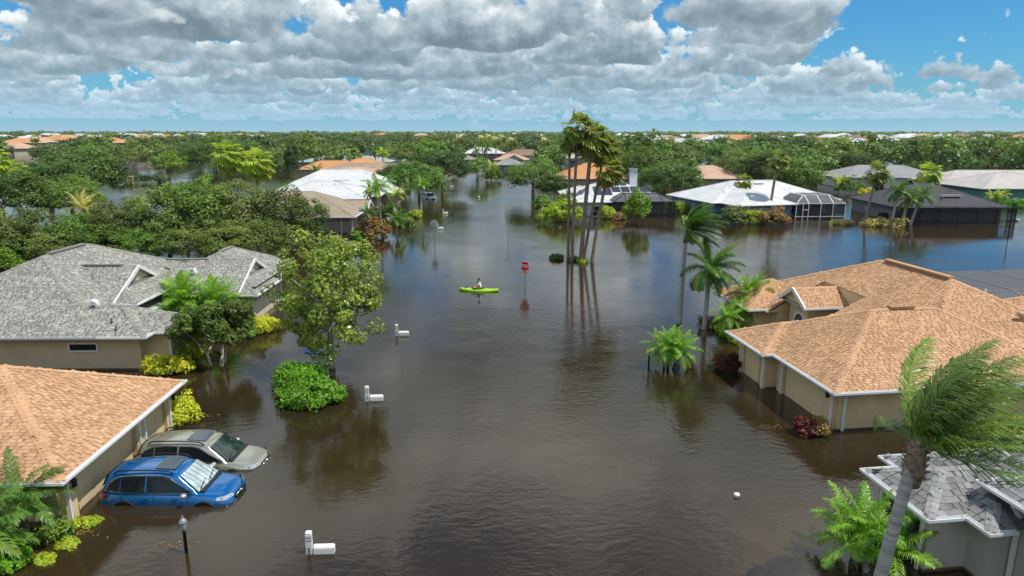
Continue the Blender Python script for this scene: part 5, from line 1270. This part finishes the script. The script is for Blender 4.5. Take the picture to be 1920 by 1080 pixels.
# ------------------------------------------------------------------ trees and palms in the middle distance
def mid_plants():
    k = 0
    for key, seed, rad, ch, th, r, n, per, rc, sz, mat in (
        ('grove1', 61, (3.8, 3.5, 3.6), 3.9, 3.0, .20, 150, 66, .85, .28, L_olive), ('grove2', 62, (3.5, 3.5, 3.7), 4.0, 3.0, .18, 150, 64, .80, .28, L_olive), ('grove3', 63, (3.7, 3.4, 3.4), 3.7, 2.8, .18, 140, 64, .80, .27, L_mid),
        ('oak1', 64, (5.0, 4.6, 3.6), 5.4, 4.0, .34, 150, 58, 1.05, .38, L_oak), ('oak2', 65, (4.6, 4.8, 3.4), 5.2, 4.0, .32, 150, 58, 1.0, .38, L_dark), ('oak3', 66, (4.8, 4.5, 3.2), 5.0, 3.8, .30, 140, 58, 1.0, .38, L_oak),
        ('mid1', 67, (4.2, 4.0, 3.2), 4.8, 3.5, .26, 110, 34, 1.0, .50, L_mid), ('bright', 68, (4.6, 4.0, 2.8), 4.6, 3.0, .26, 110, 40, .9, .42, L_bright), ('column', 69, (1.9, 1.9, 4.6), 5.6, 4.0, .2, 90, 40, .8, .40, L_dark), ('sapling', 70, (1.7, 1.5, 1.9), 2.6, 1.6, .08, 60, 46, .5, .26, L_bright)):
        make_tree(key, seed, rad, ch, th, r, n, per, rc, sz, mat, bark, low=-.85 if key.startswith('grove') else -.6)
    T = [  # label, key, u, v_foot, v_top, template height, width factor
        ('shade tree at the left edge behind the grey shingled roof', 'grove1', -48.55, 62.98, 4.85, 1.0), ('olive green shade tree second from the left behind the grey roof ridge', 'grove2', -45.40, 64.62, 4.82, 1.0),
        ('shade tree directly behind the ridge of the grey shingled roof', 'grove3', -41.48, 65.76, 4.38, 1.0), ('olive shade tree right of the pale feather palm behind the grey roof', 'grove1', -38.21, 66.94, 5.45, 1.0),
        ('mid green shade tree behind the entry gable of the grey house', 'grove2', -34.07, 66.94, 6.63, 1.05), ('tallest olive shade tree in the row behind the grey house', 'grove3', -30.78, 67.55, 7.62, 1.05),
        ('spreading olive shade tree behind the garage of the grey house', 'grove1', -27.27, 68.17, 6.90, 1.1), ('shade tree at the right end of the row behind the grey garage', 'grove2', -23.75, 69.43, 6.44, 1.05),
        ('small shade tree between the grey garage and the taupe house', 'grove3', -22.86, 74.61, 4.87, .8), ('bright green low tree in the row behind the grey house', 'grove3', -34.82, 63.52, 3.04, .9), ('dense low tree behind the grey garage roof', 'grove2', -30.78, 64.06, 3.47, .9), ('low olive tree filling the gap behind the grey roof at left', 'grove1', -42.64, 63.52, 3.29, .95), ('low mid green tree behind the ridge vent of the grey roof', 'grove3', -38.10, 63.52, 3.54, .95), ('low dense tree behind the grey house garage ridge', 'grove2', -27.00, 63.52, 3.79, .95), ('low olive tree at the far left behind the grey roof', 'grove3', -46.55, 62.98, 2.62, .9), ('leafy low tree left of the small shade tree behind the grey garage', 'grove1', -24.11, 64.62, 3.65, .9),
        ('dark oak at the far left edge behind the fan palms', 'oak1', -63.57, 85.13, 7.39, 1.1), ('large dark oak left of the flooded inlet', 'oak2', -66.98, 98.94, 8.74, 1.2), ('broad dark oak hanging over the flooded inlet', 'oak3', -70.42, 113.58, 9.79, 1.25), ('dark oak low over the water left of the inlet', 'oak1', -58.02, 90.18, 6.29, 1.0),
        ('bright lime green tree on the islet across the inlet', 'bright', -87.83, 176.91, 7.10, .95), ('dark round oak right of the lime green tree', 'oak1', -92.34, 204.56, 8.64, 1.1), ('dark oak behind the lime green tree', 'oak2', -94.91, 221.83, 8.69, 1.1), ('tall narrow dark tree rising from water left of the orange roof', 'column', -57.36, 181.00, 9.30, 1.0),
        ('pale olive tree left of the tall narrow dark tree', 'grove1', -75.24, 221.83, 6.69, 1.4),
        ('large round oak beside the street on the left bank', 'oak1', -16.39, 121.63, 6.98, 1.12), ('dark oak hanging over the street behind the large round oak', 'oak2', -14.33, 144.25, 8.77, 1.15), ('oak behind the drooping palms on the left bank', 'oak3', -23.22, 139.09, 5.84, 1.0), ('small round street tree at the end of the street', 'mid1', -8.57, 173.01, 5.91, .85),
        ('large round oak on the right bank of the street', 'oak1', 3.91, 125.58, 7.20, 1.12), ('smaller oak tucked right of the large round oak', 'oak3', 7.46, 119.75, 4.88, .9), ('dark green oak right of the five tall palms', 'oak2', 28.89, 121.63, 6.80, 1.12), ('wide oak behind the chimney of the white roof', 'oak1', 28.46, 149.79, 8.75, 1.3), ('oak left of the peach roof on the right bank', 'mid1', 29.19, 136.64, 6.47, 1.1),
        ('olive oak behind the blue grey house ridge', 'grove1', 52.09, 152.73, 7.54, 1.9), ('broad olive oak right of the tall brown trunked palm', 'oak3', 51.79, 125.58, 7.67, 1.15), ('mid green oak behind the white roof of the blue grey house', 'oak1', 54.29, 144.25, 8.33, 1.2), ('dark oak over the narrow water behind the pool screen', 'oak2', 84.31, 173.01, 7.34, 1.2), ('dark oak left of the narrow water behind the pool screen', 'oak2', 93.51, 201.93, 6.87, 1.2),
        ('bright leafy small tree in front of the solar panelled house screen', 'sapling', 16.65, 89.12, 4.51, 1.0), ('bright leafy sapling left of its larger twin before the dark pool screen', 'sapling', 15.48, 89.65, 3.57, .75)]
    Hh = {'grove1': 7.4, 'grove2': 7.6, 'grove3': 7.0, 'oak1': 9.6, 'oak2': 9.2, 'oak3': 8.8, 'mid1': 8.6, 'bright': 7.8, 'column': 10.6, 'sapling': 4.8}
    for i, (lab, key, x, y, top, wf) in enumerate(T):
        sz = max(.4, top / Hh[key]); s = (sz * .45 + .55) * wf
        plant('shade_tree', key, lab, 'tree', x, y, s, i * 2.4, None, 0, sz)
    # shrubs on the far banks
    S = [('long dark hedge in front of the blue grey house, left part', 29.58, 90.18, (2.3, 1.3, 1.9), L_olive, 90), ('middle of the dark hedge in front of the blue grey house', 32.20, 90.18, (2.0, 1.2, 1.5), L_lime, 60), ('reddish tipped hedge end by the white pool screen', 34.42, 89.12, (2.1, 1.3, 1.8), L_rust, 90), ('bright round bush behind the dark hedge of the blue grey house', 35.27, 97.06, (1.5, 1.2, 2.2), L_mid, 70),
         ('yellow tipped oleander bank left of the five palm trunks', 6.44, 91.26, (2.9, 1.6, 2.4), L_lime, 130), ('pale flowering bush behind the oleander bank', 8.26, 103.63, (2.0, 1.3, 2.5), L_olive, 80), ('dark palm like shrub left of the oleander bank', 4.51, 105.05, (1.5, 1.2, 1.9), L_mid, 70), ('low spiky shrub under the pale blue house window', 13.36, 95.84, (1.2, .8, 1.3), L_lime, 50), ('brown leaved shrub right of the spiky shrub by the pool screen', 14.83, 94.66, (.9, .6, .7), L_rust, 34),
         ('rust brown shrub beside the taupe house garage', -16.13, 78.10, (1.7, 1.2, 1.9), L_rust, 90), ('low green bush at the taupe house corner', -17.64, 77.69, (.7, .5, .6), L_hedge, 40), ('dark green shrub below the drooping palms', -13.96, 87.58, (1.4, 1.0, 1.2), L_mid, 60), ('lime shrub at the foot of the left bank palms', -13.68, 97.06, (.8, .6, .8), L_lime, 40), ('broad shrub row between the white roof and the water', -17.10, 97.06, (2.2, 1.2, 1.6), L_mid, 80),
         ('dark hedge running across the inlet right of the brick pillar', -86.57, 163.95, (5.5, 1.2, 1.5), L_dark, 90), ('dark hedge left of the brick pillar in the inlet', -89.23, 157.35, (2.8, 1.0, 1.3), L_oak, 60), ('straw coloured reed bed left of the charcoal house', 48.07, 88.09, (3.0, .9, .8), L_straw, 60), ('small straw reed tuft near the white pool screen', 43.48, 89.65, (1.4, .6, .4), L_straw, 30),
         ('green shrubs in front of the white house with the dark door, left', 66.87, 136.64, (3.2, 1.6, 2.6), L_mid, 90), ('yellow flowering shrub beside the dark arched door', 68.23, 132.00, (1.3, .8, 1.1), L_yellow, 40), ('lime hedge in front of the teal house', 81.37, 110.32, (3.0, 1.2, 1.0), L_hedge, 60), ('hedge below the bright orange roof beside its screen', -42.83, 173.01, (4.5, 1.5, 2.2), L_mid, 80), ('lime shrub at the end of the street below the small street tree', -4.68, 173.01, (2.4, 1.6, 2.6), L_bright, 80),
         ('bright round bush at the far left edge behind the grey roof', -45.40, 59.68, (1.6, 1.2, 1.4), L_bright, 70), ('green shrub at the left end of the pale blue house', 25.11, 103.63, (1.6, 1.0, 1.3), L_bright, 60)]
    for i, (lab, x, y, rad, m, n) in enumerate(S):
        shrub('shrub', lab, x, y, rad, m, 100 + i, n, 40, .26 if y > 60 else .18, .45, stems=False)
    # palms
    HEADS['fanD'] = palm_template('fan', 51, 26, .85, .45, L_fan, els=(-1.0, 1.35), dead=22, fl=.95, droop=.7)
    HEADS['fanE'] = palm_template('fan', 52, 24, .75, .3, L_fan, els=(-.6, 1.3), dead=34, fl=.9, droop=.6)
    HEADS['fanY'] = palm_template('fan', 53, 26, 1.1, .5, leaf_mat('leaf_fan_bright', (.13, .20, .018), (.30, .36, .045), rough=.4), els=(-1.1, 1.3), dead=12, fl=1.15, droop=.9)
    HEADS['foxtail'] = palm_template('feather', 54, 15, 2.0, .35, L_palm, 24, .62, .085, (-.6, 1.2), 0, droop=.9, hang=.5, sweep=.4)
    HEADS['drape'] = palm_template('feather', 55, 15, 2.3, .6, L_palmb, 24, .75, .085, (-.5, 1.2), 0, droop=1.1, hang=.8, sweep=.4)
    HEADS['pale'] = palm_template('feather', 56, 20, 2.6, .5, L_straw, 30, .5, .07, (-.3, 1.3), 0, droop=.8, hang=.4, sweep=.3)
    HEADS['rough'] = palm_template('feather', 57, 14, 1.6, .3, L_lime, 18, .55, .08, (-.6, 1.2), 0, droop=.8, hang=.5, sweep=.3)
    P = [('tall brown trunked fan palm in front of the white roofed blue grey house', 36.11, 95.84, 8.12, 'fanD', .20, 1.1, .6), ('short fan palm with a skirt of dead leaves before the blue grey house', 34.59, 103.63, 4.49, 'fanE', .17, 1.0, .3),
         ('tall fan palm at the left corner of the charcoal roofed house', 45.65, 88.09, 6.76, 'fanD', .17, 1.1, .9), ('left one of three grey trunked palms before the charcoal house', 49.18, 88.09, 4.67, 'foxtail', .17, 1.05, .4), ('middle one of three grey trunked palms before the charcoal house', 50.78, 88.60, 3.53, 'foxtail', .19, 1.05, .5), ('right leaning one of three grey trunked palms before the charcoal house', 52.49, 89.65, 3.92, 'foxtail', .19, 1.05, 1.1),
         ('fan palm with yellowing head behind the charcoal roof', 75.54, 125.58, 4.44, 'fanY', .18, 1.3, .2), ('fan palm with a green head at the left picture edge', -60.67, 80.60, 8.74, 'fanY', .2, 1.05, .3), ('shaggy fan palm second from the left picture edge', -65.86, 91.26, 6.78, 'fanY', .2, 1.0, .0), ('pale feather palm among the trees behind the grey roof', -43.70, 69.43, 4.28, 'pale', .2, .9, .2),
         ('shaggy fan palm left of its twin behind the left tree row', -40.13, 97.06, 8.66, 'fanY', .22, 1.35, .2), ('shaggy fan palm right of its twin behind the left tree row', -36.94, 99.59, 7.52, 'fanY', .22, 1.35, .2), ('very tall fan palm rising above the woods at far left', -172.37, 296.69, 8.46, 'fanD', .25, 1.6, .2),
         ('drooping feather palm beside the large white roof', -14.97, 78.50, 5.71, 'drape', .14, .9, -.4), ('feather palm with dark trunk against the sand wall', -21.07, 100.90, 3.60, 'foxtail', .18, .8, .3), ('tall palm with a yellow stalk on the left bank of the street', -13.24, 98.94, 4.60, 'drape', .14, .62, .3), ('bushy palm behind the yellow stalked palm', -15.15, 100.90, 3.91, 'foxtail', .14, .8, .2), ('slender lime palm between the bushy palm and the drooping palm', -16.02, 94.66, 3.68, 'rough', .12, .9, .2), ('low round palm standing in water by the rust brown shrub', -13.63, 79.75, 2.01, 'foxtail', .10, .75, .1), ('low dark palm under the drooping feather palm', -18.57, 87.58, 1.85, 'foxtail', .1, .7, .1),
         ('palm with lime head behind the peach roof', -39.21, 210.01, 5.40, 'rough', .2, 1.6, .2), ('dark headed palm left of the lime headed palm', -43.78, 221.83, 6.03, 'foxtail', .2, 1.4, .2), ('palm beside the small street tree with yellow green fronds', -5.34, 176.91, 3.23, 'rough', .2, 1.4, .2), ('palm in front of the white metal roof', -7.82, 215.76, 7.00, 'foxtail', .2, 1.2, .1), ('dark palm left of the white metal roof', -11.78, 228.25, 5.51, 'foxtail', .2, 1.3, .1),
         ('low palm pair before the teal house window, left', 78.42, 111.93, 1.65, 'rough', .14, 1.0, .1), ('low palm pair before the teal house window, right', 79.73, 111.93, 1.82, 'rough', .14, 1.0, .1), ('low palm among shrubs left of the dark arched door', 64.96, 136.64, 2.31, 'rough', .16, 1.3, .1), ('palm beside the bright orange roof screen', -45.77, 160.58, 2.82, 'foxtail', .16, 1.3, .1), ('large dark feather palm in the woods left of the blue grey house', 65.84, 221.83, 5.86, 'foxtail', .25, 2.0, .2)]
    for i, (lab, x, y, top, head, r, s, lx) in enumerate(P):
        palm(lab, x, y, top, head, r=r, lean=(lx, 0), s=s, bark_=royal_bark if head in ('foxtail', 'drape', 'rough') else palm_bark, rz=(i * 1.3) % .6 - .3, name='palm_tree')
    # woods: templates first, then single trees out to the 300 largest, then one mass
    rngn = np.random.default_rng(200); temps = []
    for j in range(8):
        rad = (rngn.uniform(3.6, 5.2), rngn.uniform(3.6, 5.0), rngn.uniform(2.6, 4.0)); ch = rad[2] + 1.5
        V, F, val, C = crown(rngn, (0, 0, ch), rad, 60, 15, 1.25, .85, .6, -.55, (.6, 1.0), wind=(.5, 0, -.3))
        temps.append((np_mesh('shade_tree', V, F, (L_oak, L_dark, L_far, L_mid, L_olive, L_oak, L_far, L_dark)[j], val), V, F, val, ch + rad[2]))
    HEADS['farpalm'] = palm_template('fan', 58, 12, 1.0, .3, L_fan, els=(-.8, 1.2), dead=3, fl=1.3, droop=.6)
    blocked = [(-52, -18, 95, 135), (-75, -16, 140, 195), (-72, -34, 220, 242), (-62, -40, 280, 300), (6, 28, 92, 120), (8, 28, 143, 162), (26, 72, 88, 116), (34, 53, 143, 161), (68, 96, 143, 165), (78, 120, 115, 152), (-30, 15, 236, 315), (16, 34, 248, 263)]
    water = [(-16, 8, 0, 250), (-200, -72, 95, 222), (20, 40, 190, 232), (55, 70, 110, 175)]
    def free(x, y):
        for a in (blocked, water):
            for x0, x1, y0, y1 in a:
                if x0 - 3 < x < x1 + 3 and y0 - 3 < y < y1 + 3: return False
        return True
    cand = []; rr = random.Random(5)
    tries = 0
    grid = {}
    def ok_spacing(x, y, d):
        g = (int(x // 12), int(y // 12))
        for a in (-1, 0, 1):
            for b in (-1, 0, 1):
                for (px, py) in grid.get((g[0] + a, g[1] + b), ()):
                    if (px - x) ** 2 + (py - y) ** 2 < d * d: return False
        grid.setdefault(g, []).append((x, y)); return True
    hs = [(o.location.x, o.location.y) for o in col.objects if o.get('group') == 'small houses far off near the horizon']
    while len(cand) < 2300 and tries < 60000:
        tries += 1
        Y = 150 + (rr.random() ** .80) * 860; X = rr.uniform(-.80, .80) * Y
        if not free(X, Y): continue
        # leave the sight line to far houses partly open
        if any(abs(X / Y - hx / hy) * Y < 9 and 0 < hy - Y < 120 for hx, hy in hs): continue
        if Y < 330 and rr.random() < .25 and abs(X) < 20: continue
        if not ok_spacing(X, Y, 6.0 if Y < 300 else 7.5): continue
        cand.append((X, Y))
    cand.sort(key=lambda p: p[1])
    for i, (X, Y) in enumerate(cand[:255]):
        j = i % 8; me = temps[j][0]; o = bpy.data.objects.new('shade_tree', me); link(o); s = rr.choice((.55, .7, .85, 1.0, 1.15, 1.3)) * rr.uniform(.92, 1.08)
        o.location = (X, Y, 0.1); o.scale = (s, s, s * rr.uniform(.85, 1.05)); o.rotation_euler = (0, 0, rr.uniform(0, 6.28))
        tone = ('mid green', 'dark green', 'grey green', 'fresh green', 'olive green', 'mid green', 'grey green', 'dark green')[j]; dep = 'just behind the flooded houses' if Y < 240 else 'well beyond the flooded houses'
        tag(o, f"{'small' if s < .75 else 'large' if s > 1.1 else 'rounded'} {tone} tree {'left' if X < 0 else 'right'} of the street {dep}", 'tree', 'trees of the wooded belt ' + ('left' if X < 0 else 'right') + ' of the street')
    Vs, Fs, vs_, n0 = [], [], [], 0
    for i, (X, Y) in enumerate(cand[255:]):
        me, V, F, val, h = temps[i % 8]; keep = rr.random(); step = 2 if Y < 500 else 3
        f = F[::step]; v = V[f.ravel()]; a = rr.uniform(0, 6.28); s = rr.uniform(.75, 1.15); ca, sa = math.cos(a) * s, math.sin(a) * s
        q = v.reshape(-1, 4, 3); cen = q.mean(1, keepdims=True); q = cen + (q - cen) * (1.45 if step == 2 else 1.8); v = q.reshape(-1, 3)
        v = np.stack([v[:, 0] * ca - v[:, 1] * sa + X, v[:, 0] * sa + v[:, 1] * ca + Y, v[:, 2] * s * rr.uniform(.8, 1.0) + .1], 1)
        Vs.append(v); Fs.append(np.arange(len(v)).reshape(-1, 4) + n0); n0 += len(v); tone = rr.uniform(-.25, .35); vs_.append(np.clip(val[::step] + tone, 0, 1))
    o = bpy.data.objects.new('far_wood', np_mesh('far_wood', np.concatenate(Vs), np.concatenate(Fs), L_far, np.concatenate(vs_))); link(o); tag(o, 'distant green woods with houses scattered through them', 'woods', kind='stuff')
    # last line of trees on the horizon
    Vs, Fs, vs_, n0 = [], [], [], 0
    for i in range(1500):
        Y = rr.uniform(1050, 1750); X = rr.uniform(-.82, .82) * Y; me, V, F, val, h = temps[i % 8]; f = F[::6]; v = V[f.ravel()]; s = rr.uniform(.9, 1.5)
        q = v.reshape(-1, 4, 3); cen = q.mean(1, keepdims=True); q = cen + (q - cen) * 3.0; v = q.reshape(-1, 3) * np.array([s * 1.5, s * 1.5, s * .95]) + np.array([X, Y, 0])
        Vs.append(v); Fs.append(np.arange(len(v)).reshape(-1, 4) + n0); n0 += len(v); vs_.append(val[::6])
    o = bpy.data.objects.new('horizon_wood', np_mesh('horizon_wood', np.concatenate(Vs), np.concatenate(Fs), L_far, np.concatenate(vs_))); link(o); tag(o, 'dark band of woods along the horizon', 'woods', kind='stuff')
    # a few tall palms above the woods
    for i, (X, Y, top) in enumerate(((-12.54, 296.69, 9.34), (-9.94, 308.21, 9.70), (-6.84, 296.69, 8.90), (-4.26, 308.21, 9.47), (0.00, 296.69, 8.46), (13.63, 286.00, 8.58), (41.04, 296.69, 7.13), (93.03, 296.69, 7.13), (195.88, 364.75, 7.64), (204.28, 364.75, 7.37), (-180.00, 382.25, 9.14), (-106.83, 472.84, 11.28), (131.15, 348.77, 7.83), (194.95, 382.25, 7.72), (-249.05, 364.75, 9.27), (128.72, 364.75, 8.19), (-24.13, 320.65, 9.13))):
        palm('thin tall palm above the distant woods ' + ('left of the street' if X < -.078 * Y else 'beyond the end of the street' if X < .055 * Y else 'right of the street'), X, Y, max(top - 1, 5), 'farpalm', r=.25, s=1.5, group='thin palms above the distant woods')
mid_plants()
# land under the far woods
me = bpy.data.meshes.new('far_ground'); rr = random.Random(9); near = [(x, (330 + rr.uniform(-25, 25)) if abs(x) > 60 else 345) for x in range(-1500, 1501, 60)]
vv = [(x * 1.0, y, .06) for x, y in near] + [(x * 3.0, 3200, .06) for x, y in near]; n_ = len(near)
me.from_pydata(vv, [], [(i, i + 1, n_ + i + 1, n_ + i) for i in range(n_ - 1)]); me.materials.append(pmat('far_grass', (.055, .075, .025), .95, .3, .02)); go = bpy.data.objects.new('far_ground', me); link(go); structure(go)


# ------------------------------------------------------------------ thin summer haze
hz_m = bpy.data.materials.new('haze'); hz_m.use_nodes = True; t = hz_m.node_tree; t.nodes.clear(); q = NT(t)
vol = q.n('ShaderNodeVolumePrincipled', inp={'Color': (.80, .88, .95, 1), 'Density': 0.00008, 'Anisotropy': 0.2})
out = q.n('ShaderNodeOutputMaterial'); t.links.new(vol.outputs[0], out.inputs['Volume'])
b = MB(); b.box((0, 1600, 9.5), (5200, 3400, 22)); hz = stuff(b.obj('haze', hz_m)); hz['label'] = 'thin pale summer haze over the whole flooded suburb'; hz['category'] = 'haze'
